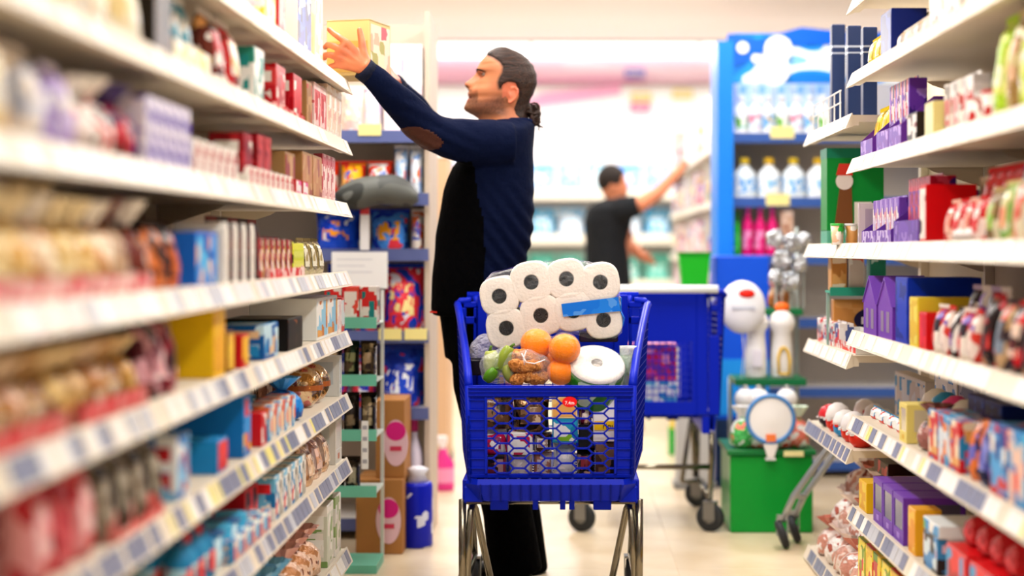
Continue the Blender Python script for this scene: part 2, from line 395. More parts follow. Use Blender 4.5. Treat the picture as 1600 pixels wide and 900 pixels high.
def ballornament(w, d, h, c):
    r = w / 2; m = MB(); rings = []
    for i in range(11):
        a = -PI / 2 + .15 + (PI - .3) * i / 10
        rings.append([(r * math.cos(a) * math.cos(t) * (1 + .04 * math.sin(9 * t + 3 * a)), r * math.cos(a) * math.sin(t) * (1 + .04 * math.sin(9 * t + 3 * a)), r * .99 + r * math.sin(a)) for t in [2 * PI * j / 24 for j in range(24)]])
    o = m.loft(rings).build('foil_ball', art(c[:3], 30, kseed(c), .15, .8, bump=.5), smooth=True)
    MB().lathe([(.006, 2 * r * .98), (.018, 2 * r * 1.06), (.03, 2 * r * 1.2)], 12).build('twisted_top', M(c[0], .2, .8), o)
    MB().lathe([(r * 1.03, r * .85), (r * 1.03, r * 1.1)], 24, cap=False).build('ribbon', M(c[-1], .3), o)
    return o
def tray(w, d, h, c):
    t = .003; fh = h * .45
    o = MB().box(-w / 2, w / 2, -d / 2, d / 2, 0, t).box(-w / 2, w / 2, d / 2 - t, d / 2, t, h).build('display_tray', M(c[0], .45))
    m = MB()
    for s in (-1, 1):
        x0, x1 = sorted((s * w / 2, s * (w / 2 - t)))
        m2 = MB(); poly = [(-d / 2, t), (d / 2 - t, t), (d / 2 - t, h), (d * .1, h), (-d / 2, fh)]
        n = len(poly); v = [(x0, y, z) for y, z in poly] + [(x1, y, z) for y, z in poly]
        m2.add(v, [tuple(range(n)), tuple(range(n, 2 * n))[::-1]] + [(i, i + n, (i + 1) % n + n, (i + 1) % n) for i in range(n)])
        m2.build('side_wall', M(c[0], .45), o)
    MB().box(-w / 2 + t, w / 2 - t, -d / 2, -d / 2 + t, t, fh).build('front_lip', art((c[1], c[-1], c[0]), 35, kseed(c)), o)
    return o
def bars(w, d, h, c):        # one thin wrapped bar leaning back
    sd = kseed(c); m = MB().box(-w / 2, w / 2, -d / 2, d / 2, 0, h)
    rot = Matrix.Rotation(-.0, 4, 'X'); o = m.build('wrapped_bar', art(c[:3], 25, sd, .3), bevel=.002)
    MB().box(-w / 2 + .003, w / 2 - .003, -d / 2 - .001, -d / 2 - .0001, h * .2, h * .8).build('front_print', art((c[-1], c[0], c[1]), 40, sd), o)
    MB().box(-w / 2, w / 2, -.001, .001, h, h + .006).build('crimped_end', M(c[0], .3, .3), o)
    return o
def housebox(w, d, h, c):
    e = h * .58
    o = MB().prism([(-w / 2, 0), (w / 2, 0), (w / 2, e), (0, h), (-w / 2, e)], -d / 2, d / 2).build('house_carton', M(c[0], .4))
    for s in (-1, 1):
        MB().prism([(s * w / 2, e), (s * (w / 2 + .006), e - .004), (0, h + .008), (0, h + .001)], -d / 2 - .004, d / 2 + .004).build('roof_panel', M(c[1], .35), o)
        MB().box(s * w * .2 - w * .1, s * w * .2 + w * .1, -d / 2 - .001, -d / 2 - .0001, e * .2, e * .8).build('window_print', M(c[2], .4), o)
        MB().box(s * w / 2 + s * .0001, s * w / 2 + s * .001, -d * .3, d * .3, e * .15, e * .85).build('side_print', art((c[0], c[-1], c[1]), 40, 3), o)
    return o
def eggpack(w, d, h, c):
    r = w / 2 * .9
    o = MB().lathe([(r * .55, 0), (r * .9, h * .16), (r, h * .42)], 18).build('egg_base', M(c[0], .3), smooth=True)
    MB().lathe([(r, h * .42), (r * .97, h * .6), (r * .75, h * .85), (r * .3, h * .985), (r * .05, h)], 18).build('egg_top', M(c[1], .3), o, smooth=True)
    m = MB()
    for j in range(10):
        t = 2 * PI * j / 10; m.box(r * 1.0 * math.cos(t) - .006, r * 1.0 * math.cos(t) + .006, r * math.sin(t) - .006, r * math.sin(t) + .006, h * .38, h * .46)
    m.build('zigzag_band', M(c[2], .3), o)
    MB().box(-w * .15, w * .15, -r * 1.02, -r * .9, h * .5, h * .62).build('label', M(c[-1], .4), o)
    return o
def domepack(w, d, h, c):    # rounded top gift pack
    poly = [(-w / 2, 0), (w / 2, 0)] + [(w / 2 * math.cos(t), h - w / 2 + w / 2 * math.sin(t)) for t in [PI * i / 8 for i in range(9)]]
    o = MB().prism(poly, -d / 2, d / 2).build('gift_pack', M(c[0], .35))
    MB().box(-w * .35, w * .35, -d / 2 - .001, -d / 2 - .0001, h * .1, h * .5).build('front_print', art((c[1], c[0], c[-1]), 25, kseed(c)), o)
    MB().prism([(-w * .3, h * .55), (w * .3, h * .55), (w * .05, h * .9)], -d / 2 - .0015, -d / 2 - .0001).build('red_motif', M(c[1], .4), o)
    for s in (-1, 1): MB().box(s * w / 2 + s * .0001, s * w / 2 + s * .001, -d * .35, d * .35, h * .1, h * .55).build('side_print', art((c[0], c[1], c[-1]), 30, 5), o)
    return o
KINDF = dict(carton=carton, plain=plainbox, window=windowbox, pouch=pouch, foil=foilpouch, tied=tiedbag, bottle=bottle, tub=tub, ball=ballornament, tray=tray, bar=bars, house=housebox, egg=eggpack, dome=domepack)
NAMES = dict(carton='product_carton', plain='product_carton', window='window_carton', pouch='snack_pouch', foil='foil_pouch', tied='tied_candy_bag', bottle='bottle', tub='snack_cup', ball='foil_ball', tray='display_tray', bar='chocolate_bar', house='house_carton', egg='surprise_egg', dome='gift_pack')
def product(kind, w, d, h, c):
    k = (kind, round(w, 3), round(d, 3), round(h, 3), tuple(c))
    if k not in PC:
        o = KINDF[kind](w, d, h, tuple(c)); o.name = NAMES[kind]
        for ch in o.children: ch.name = ch.name
        kids(o); PC[k] = o; return o
    return copy_tree(PC[k])
REG = []
ORD = ['nearest', 'second', 'third', 'fourth', 'fifth', 'sixth', 'seventh', 'eighth', 'ninth', 'tenth', 'eleventh', 'twelfth', 'thirteenth', 'fourteenth', 'fifteenth', 'sixteenth', 'seventeenth', 'eighteenth', 'nineteenth', 'twentieth']
def reg(o, desc, where, cat, key): REG.append((o, desc, where, cat, key))
def finish_labels():
    G = {}
    for r in REG: G.setdefault((r[1], r[2]), []).append(r)
    for (desc, where), L in G.items():
        L.sort(key=lambda r: r[4])
        for i, (o, d_, w_, cat, k) in enumerate(L):
            if len(L) == 1: lab = f'{desc} {where}'
            else:
                od = ORD[i] if i < len(ORD) else str(i + 1) + 'th'
                lab = f'{desc}, {od}{"" if i == 0 else " nearest"} {where}' if i < len(L) - 1 else f'{desc}, farthest {where}'
            tag(o, lab, cat, (desc + 's ' + where) if len(L) > 1 else None)
LN = ['top', 'second', 'third', 'fourth', 'fifth', 'sixth', 'seventh', 'lowest']
def row(side, k, xn, xf, ytop, kind, w, d, c, desc, cat, base=0., setback=0., jit=.0, rot=0., two=None, h=None, lean=0):
    """a row of facings along a shelf between photo columns xn (near end) and xf (far end)"""
    surfs = LS if side < 0 else RS
    X0_ = -.735 if side < 0 else .915; Xs = X0_ + side * (setback)
    Yn = F * abs(X0_) / abs(HX - xn); Yf = min(F * abs(X0_) / abs(HX - xf), 5.445 if side < 0 else 5.225)
    z = surfs[k] + base
    if h is None:
        s = F / Yn; h = CH + (HY - ytop) / s - z
    if k > 0: h = min(h, surfs[k - 1] - .04 - z)
    n = max(1, int((Yf - Yn) / w + .3)); st = (Yf - Yn) / n
    if n == 1: w = min(w, st * .98)
    ww = min(w, st * .97)
    where = f'on the {"left" if side < 0 else "right"} {LN[k]} shelf'
    out = []
    for i in range(n):
        cc = c[i % len(c)] if isinstance(c[0], (tuple, list)) else c
        dd = desc
        hh = h * (1 + (R.random() - .5) * jit)
        if jit: hh = round(hh / .01) * .01
        o = product(kind, ww, d, hh, cc)
        y = Yn + st * (i + .5)
        o.location = (Xs + side * (d / 2 + R.random() * jit * .03), y, z + .0006)
        o.rotation_euler = (lean, 0, -side * PI / 2 + (R.random() - .5) * rot)
        reg(o, dd, where, cat, (y, z)); out.append(o)
        if two:
            for q in range(1, two):
                o2 = copy_tree(PC[[kk for kk in PC if PC[kk] is not None][0]]) if False else product(kind, ww, d, hh, cc)
                o2.location = (o.location.x + side * (d + .008) * q, y, o.location.z); o2.rotation_euler = o.rotation_euler
                reg(o2, dd + ' in the row behind' + (' that' if q > 1 else ''), where, cat, (y, z))
    return out
# ------------------------------------------------------------------ left shelves
WH = 'f5f0e8'
# top shelf
row(-1, 0, 325, 408, 0, 'pouch', .17, .10, ((WH, 'f0c8cc', 'd9b0a0', 'f2e6a8'), ('f7efe6', 'e8a8a0', 'f5d8c8', WH)), 'white and pink pouch', 'pouch', h=.24)
row(-1, 0, 409, 434, 0, 'carton', .16, .17, ('f3dada', 'f6f0ea', 'e9c84c', 'f6e7a0'), 'pale pink carton', 'carton', h=.25)
row(-1, 0, 435, 446, 0, 'plain', .1, .15, ('d21f2b', 'c3121f', 'f0a6a0'), 'red thin carton', 'carton', h=.24)
row(-1, 0, 464, 487, 0, 'plain', .24, .12, (WH, '1230a0', '2f62d8', 'd8e8fa', '0a1a60'), 'white carton with dark blue starry front', 'carton', h=.17)
row(-1, 0, 489, 507, 0, 'carton', .16, .12, ('f4e6c0', 'f1ead6', 'e2c890', WH), 'cream carton', 'carton', h=.26)
# second
row(-1, 1, 95, 186, 0, 'pouch', .13, .1, (('f3e2c4', 'e9cf90', WH, 'd8a070'), (WH, 'f0dcc0', 'e8b0b0', 'f4e7d0')), 'cream blurred pouch', 'pouch', h=.15, jit=.15)
row(-1, 1, 187, 240, 0, 'pouch', .15, .1, ('f5dfa8', 'f3ecd8', 'e2b860', WH), 'pale yellow pouch', 'pouch', h=.15)
row(-1, 1, 241, 268, 0, 'plain', .14, .1, ('2a2320', '3a2a20', '5c4638'), 'dark brown carton', 'carton', h=.14)
row(-1, 1, 272, 330, 0, 'tray', .36, .16, (WH, 'f1e6b0', 'f2d860'), 'white cardboard display tray', 'tray', h=.105)
row(-1, 1, 278, 328, 0, 'pouch', .08, .05, (WH, '1f8fa6', 'dfe8ea', '2f9fb8'), 'white bag with teal top', 'pouch', h=.16, setback=.03, base=.004)
row(-1, 1, 334, 384, 15, 'pouch', .14, .08, (('f2ece4', '6e2f22', 'e8b070', 'c8303a'), ('efe6e0', 'c22a30', '8a4a30', 'f0d8b0')), 'white biscuit bag with red top', 'pouch', h=.16)
row(-1, 1, 392, 417, 68, 'carton', .13, .09, ('f3f3ee', '3a9a88', 'e8ece8', '2a9a96'), 'white and green medicine style carton', 'carton')
row(-1, 1, 428, 449, 97, 'carton', .14, .1, ('b9131f', 'cf2733', 'e04a4a', WH), 'red biscuit carton with white band', 'carton')
row(-1, 1, 455, 475, 112, 'carton', .14, .1, ('c0182a', 'd62c3c', 'e05050', WH), 'bright red carton with white band', 'carton')
row(-1, 1, 476, 490, 124, 'plain', .1, .1, ('b08a5c', 'c49a68', 'a87c4c', 'c8322e'), 'kraft brown carton', 'carton')
row(-1, 1, 491, 510, 128, 'carton', .12, .1, ('f1d2cf', 'e0797f', 'f5e4de', 'c84a52'), 'pale pink and red carton', 'carton')
row(-1, 1, 511, 535, 128, 'carton', .12, .1, ('f3e8dc', 'e9d2b8', 'f7f2ea', 'e0b0a0'), 'cream carton', 'carton')
row(-1, 1, 418, 470, 0, 'tray', .3, .03, ('c81f2c', 'e04a50', 'f2c8c0'), 'red low display tray', 'tray', h=.035, setback=-.012)
# third
row(-1, 2, -90, 32, 30, 'pouch', .12, .09, (('f4e2a0', 'efc85c', WH, 'e0a040'), ('f6ecc8', 'e8c070', 'f4b8a0', WH)), 'pale yellow snack pouch', 'pouch', h=.17, jit=.12)
row(-1, 2, 33, 98, 85, 'pouch', .11, .09, (('f2e4d6', 'b9bcc8', WH, 'd8d8e0'), ('f4dcb4', 'e89a58', 'f6e6c8', 'e8704a')), 'cream and orange snack pouch', 'pouch', h=.145, jit=.1)
row(-1, 2, 99, 128, 100, 'pouch', .1, .08, ('e9e2f2', 'b8a0d8', '8a5cc0', WH), 'pale lilac pouch', 'pouch', h=.13)
row(-1, 2, 129, 158, 130, 'tied', .11, .09, ('f5efe8', 'e0cfc6', 'c8303a', WH), 'white candy bag', 'candy bag', h=.12)
row(-1, 2, 159, 190, 140, 'tied', .12, .1, ('d8303c', 'f0e8e0', '3a2a5a', 'f4f0ea'), 'red and white candy bag', 'candy bag', h=.13)
row(-1, 2, 191, 224, 135, 'tied', .12, .1, ('35205e', 'c82c3c', '5a3a34', '44307a'), 'dark purple candy bag', 'candy bag', h=.13)
row(-1, 2, 228, 298, 145, 'bar', .035, .1, (('5a3aa8', 'f0eaf5', 'b0a0d8', WH), ('f0ecf5', '7a60c0', 'd8d0ee', '5a3aa8')), 'purple and white upright packet', 'packet', h=.125)
row(-1, 2, 302, 372, 205, 'dome', .075, .06, (WH, 'b8202c', 'd8b090', 'f0e6dc'), 'white rounded gift pack with red motif', 'gift pack', h=.075)
row(-1, 2, 306, 372, 205, 'dome', .075, .06, ('f0ebe4', 'b8202c', 'e0c0a0', 'f0e6dc'), 'white rounded gift pack stacked behind', 'gift pack', h=.07, setback=.075, base=.0)
row(-1, 2, 376, 398, 205, 'carton', .1, .08, ('7a1420', 'a01c28', 'c8303a', WH), 'dark red tall narrow carton', 'carton')
row(-1, 2, 402, 424, 208, 'carton', .09, .08, ('8a1822', 'a8202c', 'd05050', WH), 'crimson tall carton', 'carton')
row(-1, 2, 440, 466, 235, 'plain', .16, .11, ('a88458', 'b88c58', 'c8a070', '9a3a3a'), 'glittery kraft gold carton', 'carton')
row(-1, 2, 472, 503, 236, 'plain', .18, .11, ('b08a5a', 'c08a5c', 'a05048', 'c8a070'), 'glittery brown gift carton', 'carton')
row(-1, 2, 504, 524, 240, 'carton', .1, .1, ('e8bcb8', 'c85c68', 'f2dcd4', 'b84452'), 'pink carton with red pattern', 'carton')
row(-1, 2, 380, 452, 0, 'dome', .07, .05, (WH, 'c83038', 'e8c0a8', 'f0e0d8'), 'small white pack with orange motif', 'gift pack', h=.045, setback=-.012)
row(-1, 2, 454, 476, 0, 'plain', .09, .04, ('c8202c', 'f4e8e8', 'e060a0'), 'small red and white candy box', 'carton', h=.04, setback=-.012)
# fourth: pale gold heap in red fronted trays
row(-1, 3, -160, 240, 0, 'tray', .42, .2, (('f0c8c0', 'e0505a', 'f2b8b8'),), 'pink fronted display tray', 'tray', h=.075)
for q in range(2):
    row(-1, 3, -140, 200 - 10 * q, 0, 'tied', .105, .09, (('f2dfae', 'e2c07c', 'fbf3dc', 'f5e6c0'), ('f0d49a', 'd8aa58', 'f7ecd0', 'f5e6c0'), ('f4e4c8', 'e8b890', 'c89858', WH)), 'pale gold candy bag' if q == 0 else 'pale gold candy bag heaped behind', 'candy bag', base=.004 + .055 * q, setback=.012 + .08 * q, h=.15 - .02 * q, rot=1.5)
row(-1, 3, 184, 246, 300, 'tied', .13, .1, (('8a5a44', 'c8a888', 'f0e0d0', '6a3020'), ('a87858', '7a3428', 'e8d0c0', WH)), 'brown and cream sweet bag', 'candy bag', h=.16, rot=1)
row(-1, 3, 250, 288, 330, 'pouch', .085, .07, (('3a2620', 'e88a50', 'f2b080', '6a3a2a'), ('2c2020', 'd87848', 'e8a888', '4a2a20')), 'dark brown pouch with orange print', 'pouch', h=.125)
row(-1, 3, 300, 345, 348, 'plain', .2, .14, ('2a78d8', '2f9be8', '58c0f0', '1a48b8', 'f0c8a8'), 'bright blue carton', 'carton', h=.11)
row(-1, 3, 350, 404, 345, 'dome', .05, .11, (('f5f1ea', 'e8e2d8', 'f4f2ee', 'e8e0d8'), ('3a2620', '8a4a3a', '2a1a18', '6a4030')), 'thin round topped packet', 'packet', h=.135)
row(-1, 3, 412, 462, 375, 'bar', .04, .07, (('b82c34', 'f0e4dc', '3a1c1c', 'e8a860'), ('7a1c20', 'e8c878', 'f0e0d8', 'c83038')), 'red and gold chocolate packet', 'packet', h=.1, setback=.01, base=.003)
row(-1, 3, 464, 480, 0, 'bar', .03, .06, ('e8e85a', 'c8dc30', '2a2a20', 'f2ee90'), 'black and lime packet', 'packet', h=.09, setback=.01, base=.003)
row(-1, 3, 408, 486, 0, 'tray', .55, .1, ('f2c8c4', 'e0444c', 'f4dcd4'), 'clear red edged display tray', 'tray', h=.06)
row(-1, 3, 418, 484, 345, 'foil', .13, .05, (('7a2a24', 'b08850', 'c83430', 'd8b070'), ('4a2a20', 'a02a2a', 'c0904c', 'e8c890')), 'dark red foil bag', 'foil bag', h=.16, setback=.13)
row(-1, 3, 488, 520, 360, 'foil', .13, .06, ('b0a070', 'd8d0b0', '8a7a50', 'e8e4d0'), 'greenish gold foil bag', 'foil bag', h=.11, setback=.02)
row(-1, 3, 300, 400, 0, 'pouch', .13, .07, ('3a2420', '6a2a2a', '8a5040', 'c8a080'), 'dark brown pouch behind the packets', 'pouch', h=.14, setback=.2)
# fifth: gold and bronze chocolates
row(-1, 4, -60, 240, 0, 'tray', .4, .2, (('c87068', 'd83a40', 'e8908a'),), 'red fronted display tray', 'tray', h=.07)
for q in range(3):
    row(-1, 4, -50, 235 - 8 * q, 0, 'tied', .10, .085, (('c89a50', 'e8c888', '8a6030', 'f0d8a8'), ('a07840', 'd8b070', '6a4826', 'e8d0a0'), ('e0b8a0', 'c08850', 'f4e2c8', 'f0d8b8'), ('8a6040', 'c8a070', 'f0e0c8', 'd8b078')), 'gold wrapped candy bag' if q == 0 else 'gold wrapped candy bag heaped ' + ('behind' if q == 1 else 'at back'), 'candy bag', base=.004 + .018 * q, setback=.012 + .085 * q, h=.115, rot=1.5)
row(-1, 4, 243, 284, 490, 'pouch', .1, .08, (('6a2838', 'd8a0a8', '3a1820', 'f0e0e0'), ('f0c8cc', '8a2030', 'e8a0a8', '3a1820')), 'dark pink and maroon pouch', 'pouch', h=.16)
row(-1, 4, 333, 352, 487, 'plain', .12, .09, ('f2c81e', 'f4d028', 'e8b010'), 'tall yellow carton', 'carton')
row(-1, 4, 355, 366, 540, 'plain', .08, .07, ('7a4c28', 'e8b83c', 'f0c838'), 'short yellow and brown carton', 'carton', h=.09)
row(-1, 4, 378, 389, 525, 'plain', .08, .06, ('d8262c', 'f0c030', 'e8402c', 'd8262c'), 'red and yellow carton', 'carton')
row(-1, 4, 410, 437, 523, 'carton', .2, .12, ('2a96d0', 'c8e4f0', '1a6ab0', 'e8c8a0'), 'light blue biscuit carton', 'carton', h=.085)
row(-1, 4, 446, 476, 500, 'plain', .24, .17, ('1c1614', '2a1c16', 'b86a30', '1a1210', '403028'), 'black chocolate carton', 'carton', h=.085)
row(-1, 4, 375, 450, 0, 'foil', .15, .1, (('b08c40', 'e0c070', '5a4420', 'f0dca0'), ('8a6a30', 'c8a858', '3a2a18', 'e8d090')), 'crumpled gold foil bag', 'foil bag', h=.15, setback=.15, jit=.1)
row(-1, 4, 495, 527, 468, 'plain', .24, .2, ('eef0ee', '9ad0e8', 'f4f2ec', 'd88a40', 'e8b060'), 'white and sky blue biscuit carton', 'carton')
row(-1, 4, 528, 537, 470, 'carton', .1, .1, ('f0dcd8', 'e8c8c4', WH, 'd09090'), 'pale pink and white carton', 'carton')
row(-1, 4, 538, 553, 450, 'plain', .14, .12, ('cf1f2a', 'e0e8e8', 'd83038', '2a9a8a'), 'red carton', 'carton', h=.11)
# sixth
row(-1, 5, 60, 160, 0, 'pouch', .11, .09, (('c8303a', 'e8a0a0', '8a1c24', 'f0c8c8'), ('a82430', 'd86870', '6a1a20', 'f0b0a0')), 'red blurred pouch', 'pouch', h=.17)
row(-1, 5, 163, 262, 0, 'pouch', .1, .09, (('5a4a3c', '8a7c6a', '2e2620', 'b0a898'), ('3a302a', '6a6050', '1e1814', 'a8a090')), 'dark grey brown pouch', 'pouch', h=.15, two=2)
row(-1, 5, 150, 262, 0, 'tray', .3, .03, (('e89088', 'd8484a', 'f0b0a8'),), 'long red low tray', 'tray', h=.04, setback=-.014)
row(-1, 5, 276, 296, 0, 'carton', .12, .1, ('2a7ac0', '8cc8ec', 'f0f0f0', 'c83038'), 'blue and white carton', 'carton', h=.12)
row(-1, 5, 340, 356, 752, 'plain', .1, .16, ('2a98d8', 'd42c30', 'e84040'), 'blue short carton with red base', 'carton', h=.07)
row(-1, 5, 380, 392, 660, 'plain', .1, .17, ('2080c8', '2f9ae0', 'd8303a', 'f0d060'), 'large blue carton', 'carton', h=.14)
row(-1, 5, 408, 417, 690, 'plain', .07, .12, ('d82630', 'f0f0ee', 'c8202a'), 'red and white small carton', 'carton', h=.08)
row(-1, 5, 420, 462, 0, 'carton', .055, .07, (('48a0d0', 'f0ece4', 'e08050', 'c8e4f0'), ('e8e4dc', 'd85c40', '60b0d8', 'f0c8a0')), 'small blue and orange packet', 'packet', h=.085)
row(-1, 5, 400, 456, 0, 'tub', .075, .075, (('2a90c8', 'e8f0f0', 'c83038', '3a8ab8'), ('388cb0', '6ac0d8', '2a4a60', '2a6a90')), 'blue snack cup with dark lid', 'cup', h=.09, setback=.09)
row(-1, 5, 464, 482, 0, 'tied', .14, .12, ('1f6fc8', '3a9ae8', '1a3a88', '5ab0f0'), 'shiny blue tied candy bag', 'candy bag', h=.12)
row(-1, 5, 498, 521, 605, 'ball', .125, .125, ('c8985a', 'e8d0b0', 'd88a8a', 'b06a3a'), 'shiny gold foil ball ornament', 'foil ball', h=.12)
row(-1, 5, 500, 522, 0, 'foil', .15, .05, ('c8a090', 'e8d0c8', '8a6048', 'f0e0d8'), 'rose gold foil bag', 'foil bag', h=.15, setback=.16)
row(-1, 5, 530, 551, 560, 'window', .15, .12, (('dcdcd8', 'c4ccd0', '8ab0d0'),), 'pale grey window carton', 'carton', h=.13)
row(-1, 5, 268, 400, 0, 'carton', .14, .12, ('2f7fb8', '6ab0d8', '1c4a80', 'e8e8e8'), 'blue carton in the back row', 'carton', h=.12, setback=.22)
# seventh
row(-1, 6, 296, 340, 0, 'bottle', .055, .055, (('2a88b8', '2a5a80', 'b0d8e8', 'e84030'), ('3a9ac8', 'c83038', 'e0eef0', '2a6a90')), 'small blue bottle', 'bottle', h=.12, two=2)
row(-1, 6, 345, 392, 0, 'tub', .075, .075, (('2f96c0', 'd0e8f0', 'c83a3a', '2a6aa0'), ('3aa8d0', 'f0e0d0', '2a5a88', '48b0d8')), 'blue and red snack cup', 'cup', h=.08, two=2)
row(-1, 6, 356, 416, 0, 'carton', .05, .05, (('3aa0d0', 'f0f0e8', 'd83a38', 'f0c8a0'), ('e8ece8', 'd84438', '48a8d8', 'e8d0b0')), 'tiny blue and red packet', 'packet', h=.05, setback=-.012)
row(-1, 6, 408, 428, 0, 'plain', .1, .1, ('c8242e', '3a2a2a', 'd83a40'), 'red chocolate carton', 'carton', h=.1, setback=.04)
row(-1, 6, 430, 478, 0, 'carton', .06, .12, (('7ac0e0', 'f0f0ec', '2a80b8', 'd83038'), ('b8b4ac', 'f0ece4', '3a3a40', 'c8d8e0')), 'light blue upright packet', 'packet', h=.11)
row(-1, 6, 484, 520, 0, 'foil', .14, .09, (('c8986c', 'e8c8a8', '8a5c3c', 'f0dcc8'), ('d8a888', 'f0d8c8', 'a06a4a', 'e8c8b8')), 'shiny copper foil bag', 'foil bag', h=.13)
row(-1, 6, 524, 552, 0, 'window', .16, .12, (('d8d4cc', 'c8ccc8', 'c87a5a'),), 'grey white window carton', 'carton', h=.15)
row(-1, 6, 300, 470, 0, 'carton', .15, .1, ('6a5648', '2a6a9a', '40302a', 'b8b0a8'), 'brown and blue carton in back row', 'carton', h=.13, setback=.24)
# lowest
row(-1, 7, 440, 466, 0, 'tied', .15, .12, ('2a80c0', '3a9ad8', '1c3c70', '8ac8e8'), 'shiny blue tied candy bag', 'candy bag', h=.14, two=2)
row(-1, 7, 468, 508, 0, 'tied', .15, .12, ('c08a5c', 'e8c8b0', '8a5a48', 'e0b0a8'), 'copper tied candy bag', 'candy bag', h=.15, two=2)
row(-1, 7, 510, 552, 0, 'carton', .13, .2, (('e8e4dc', 'd0d4c4', '88a868', 'f0f0ea'), ('dcd8d0', 'f0ece4', '9ab078', 'e8e8e0')), 'white and green standing carton', 'carton', h=.19)
row(-1, 7, 300, 436, 0, 'carton', .14, .12, ('b0a898', '2a6a9a', 'c8c0b0', 'e0e0e0'), 'grey brown carton', 'carton', h=.13)

# ------------------------------------------------------------------ right shelves
row(1, 0, 1440, 1375, 0, 'carton', .2, .15, (WH, 'e8c8c8', 'c83038', 'f0e0d8'), 'white carton', 'carton', h=.15)
row(1, 1, 1393, 1376, 13, 'plain', .16, .1, ('243a94', '2a4cb0', '1a2c78'), 'navy blue narrow carton', 'carton')
row(1, 1, 1392, 1378, 13, 'plain', .15, .14, ('f0dc78', 'f2e08c', 'e8d068'), 'pale yellow wide carton beside the navy one', 'carton', setback=.105, h=.12)
row(1, 1, 1374, 1352, 70, 'pouch', .12, .05, ('f0d23c', 'f4e070', 'e8c020', WH), 'yellow wedge pouch', 'pouch', h=.09)
row(1, 1, 1450, 1396, 0, 'pouch', .1, .06, ((WH, 'f0e0d8', 'e8c8c0', 'c86858'), ('f5f2ee', 'e0d8d0', 'f0d0a0', 'b0a8a0')), 'white low pouch', 'pouch', h=.06)
row(1, 1, 1500, 1452, 0, 'carton', .18, .16, (WH, 'f0e8e4', 'd84a48', 'e8a060'), 'white carton with red mark', 'carton', h=.16)
row(1, 1, 1620, 1506, 0, 'carton', .16, .14, ('f4eee6', 'f0d8c8', 'd8b080', WH), 'cream carton', 'carton', h=.15)
# second shelf down (k=2)
PU = '8448bc'
row(1, 2, 1366, 1342, 186, 'tray', .2, .12, (PU, '7a48c0', 'b89ae0'), 'purple display tray with slanted sides', 'tray', h=.12)
row(1, 2, 1366, 1346, 150, 'pouch', .12, .06, ('f2d828', 'f5e660', 'e0b818'), 'yellow wrapped packet in the far tray', 'packet', h=.15, setback=.03, base=.004)
row(1, 2, 1408, 1369, 165, 'tray', .18, .15, (PU, '7a48c0', 'c0a0e8'), 'purple display tray with bars', 'tray', h=.14)
row(1, 2, 1404, 1374, 0, 'bar', .022, .05, (('7a44b8', 'b08ae0', '4a2a88', 'd0b8f0'), ('e04848', 'f0a8b0', 'b82040', WH), ('3a3a90', '7a44b8', '2a2a70', WH), ('f0b8c8', 'c84870', 'f4dce0', PU)), 'chocolate bar standing in the purple tray', 'chocolate bar', h=.19, setback=.03, base=.004, rot=.2)
row(1, 2, 1438, 1413, 165, 'plain', .12, .06, ('3a2e2c', 'e8e4e0', '8a2a30', '2a2220'), 'small dark carton', 'carton', h=.08)
row(1, 2, 1462, 1442, 150, 'plain', .1, .08, ('efe6a0', 'f4eeb8', 'e8dc88'), 'cream yellow card box', 'carton', h=.09)
row(1, 2, 1500, 1458, 0, 'bar', .045, .04, ((WH, 'd8d4d0', 'f4f2f0', 'c85048'), ('eeeae6', 'b8b4b0', WH, 'e0a0a0')), 'white wrapped stick', 'packet', h=.13, setback=.03, rot=.6)
row(1, 2, 1486, 1466, 122, 'plain', .05, .16, ('eeeae4', 'd8d8d4', 'f4f2ee'), 'tall white card carton', 'carton', h=.14, setback=.09)
row(1, 2, 1540, 1504, 0, 'tub', .07, .07, (('f4f0ea', 'e8b0a8', 'c8302c', 'd82c30'), (WH, 'f0e0d8', 'b06858', 'f0f0f0')), 'small white tub with red lid', 'tub', h=.07)
GRN = (('b8dc3a', 'e8f088', '7ab020', 'f4f4d8'), ('e2d8a8', 'c0a060', 'f0ecd0', 'b0d050'), ('c8e050', 'f0f4a0', '88c028', WH), ('d8c898', 'a88850', 'f0e8c8', 'e8c0a0'))
row(1, 2, 1760, 1544, 0, 'pouch', .1, .08, GRN, 'green and yellow snack pouch', 'pouch', h=.22, jit=.1)
row(1, 2, 1720, 1548, 0, 'pouch', .1, .08, GRN[::-1], 'tan and green pouch behind front row', 'pouch', h=.23, setback=.1)
# third (k=3)
row(1, 3, 1342, 1324, 0, 'window', .2, .09, ('e8dce0', 'c8b8c8', 'b09ac8'), 'clear plastic window box', 'carton', h=.13)
row(1, 3, 1392, 1346, 0, 'tray', .26, .12, ('7a4ab8', '8a5ac8', 'd8c8f0'), 'purple tray with clear dividers', 'tray', h=.09)
row(1, 3, 1388, 1349, 0, 'bar', .035, .05, (('8a5ac8', 'e0d0f0', '6a3aa8', WH), ('b898e0', 'f0e8f4', '7a4ab8', 'e0a0b0')), 'lilac upright packet', 'packet', h=.13, setback=.03, base=.004)
row(1, 3, 1435, 1396, 0, 'tray', .36, .16, ('7040b0', '7a48c0', 'a888d8'), 'large purple display tray with slanted wall', 'tray', h=.14)
row(1, 3, 1432, 1400, 0, 'bar', .03, .07, (('c82850', 'e05878', '5a2a98', '8a3ab0'), ('b02048', 'd84868', '3a2080', '7a44b8')), 'crimson and purple chocolate bar', 'chocolate bar', h=.175, setback=.035, base=.004)
row(1, 3, 1447, 1437, 292, 'plain', .09, .13, ('e00f1c', 'f4dcd8', '2a1414', WH), 'bright red carton', 'carton', h=.15)
row(1, 3, 1452, 1440, 0, 'plain', .09, .1, ('e8dcc0', 'f0e6cc', 'd8c8a8'), 'cream carton behind the red carton', 'carton', setback=.15, h=.17)
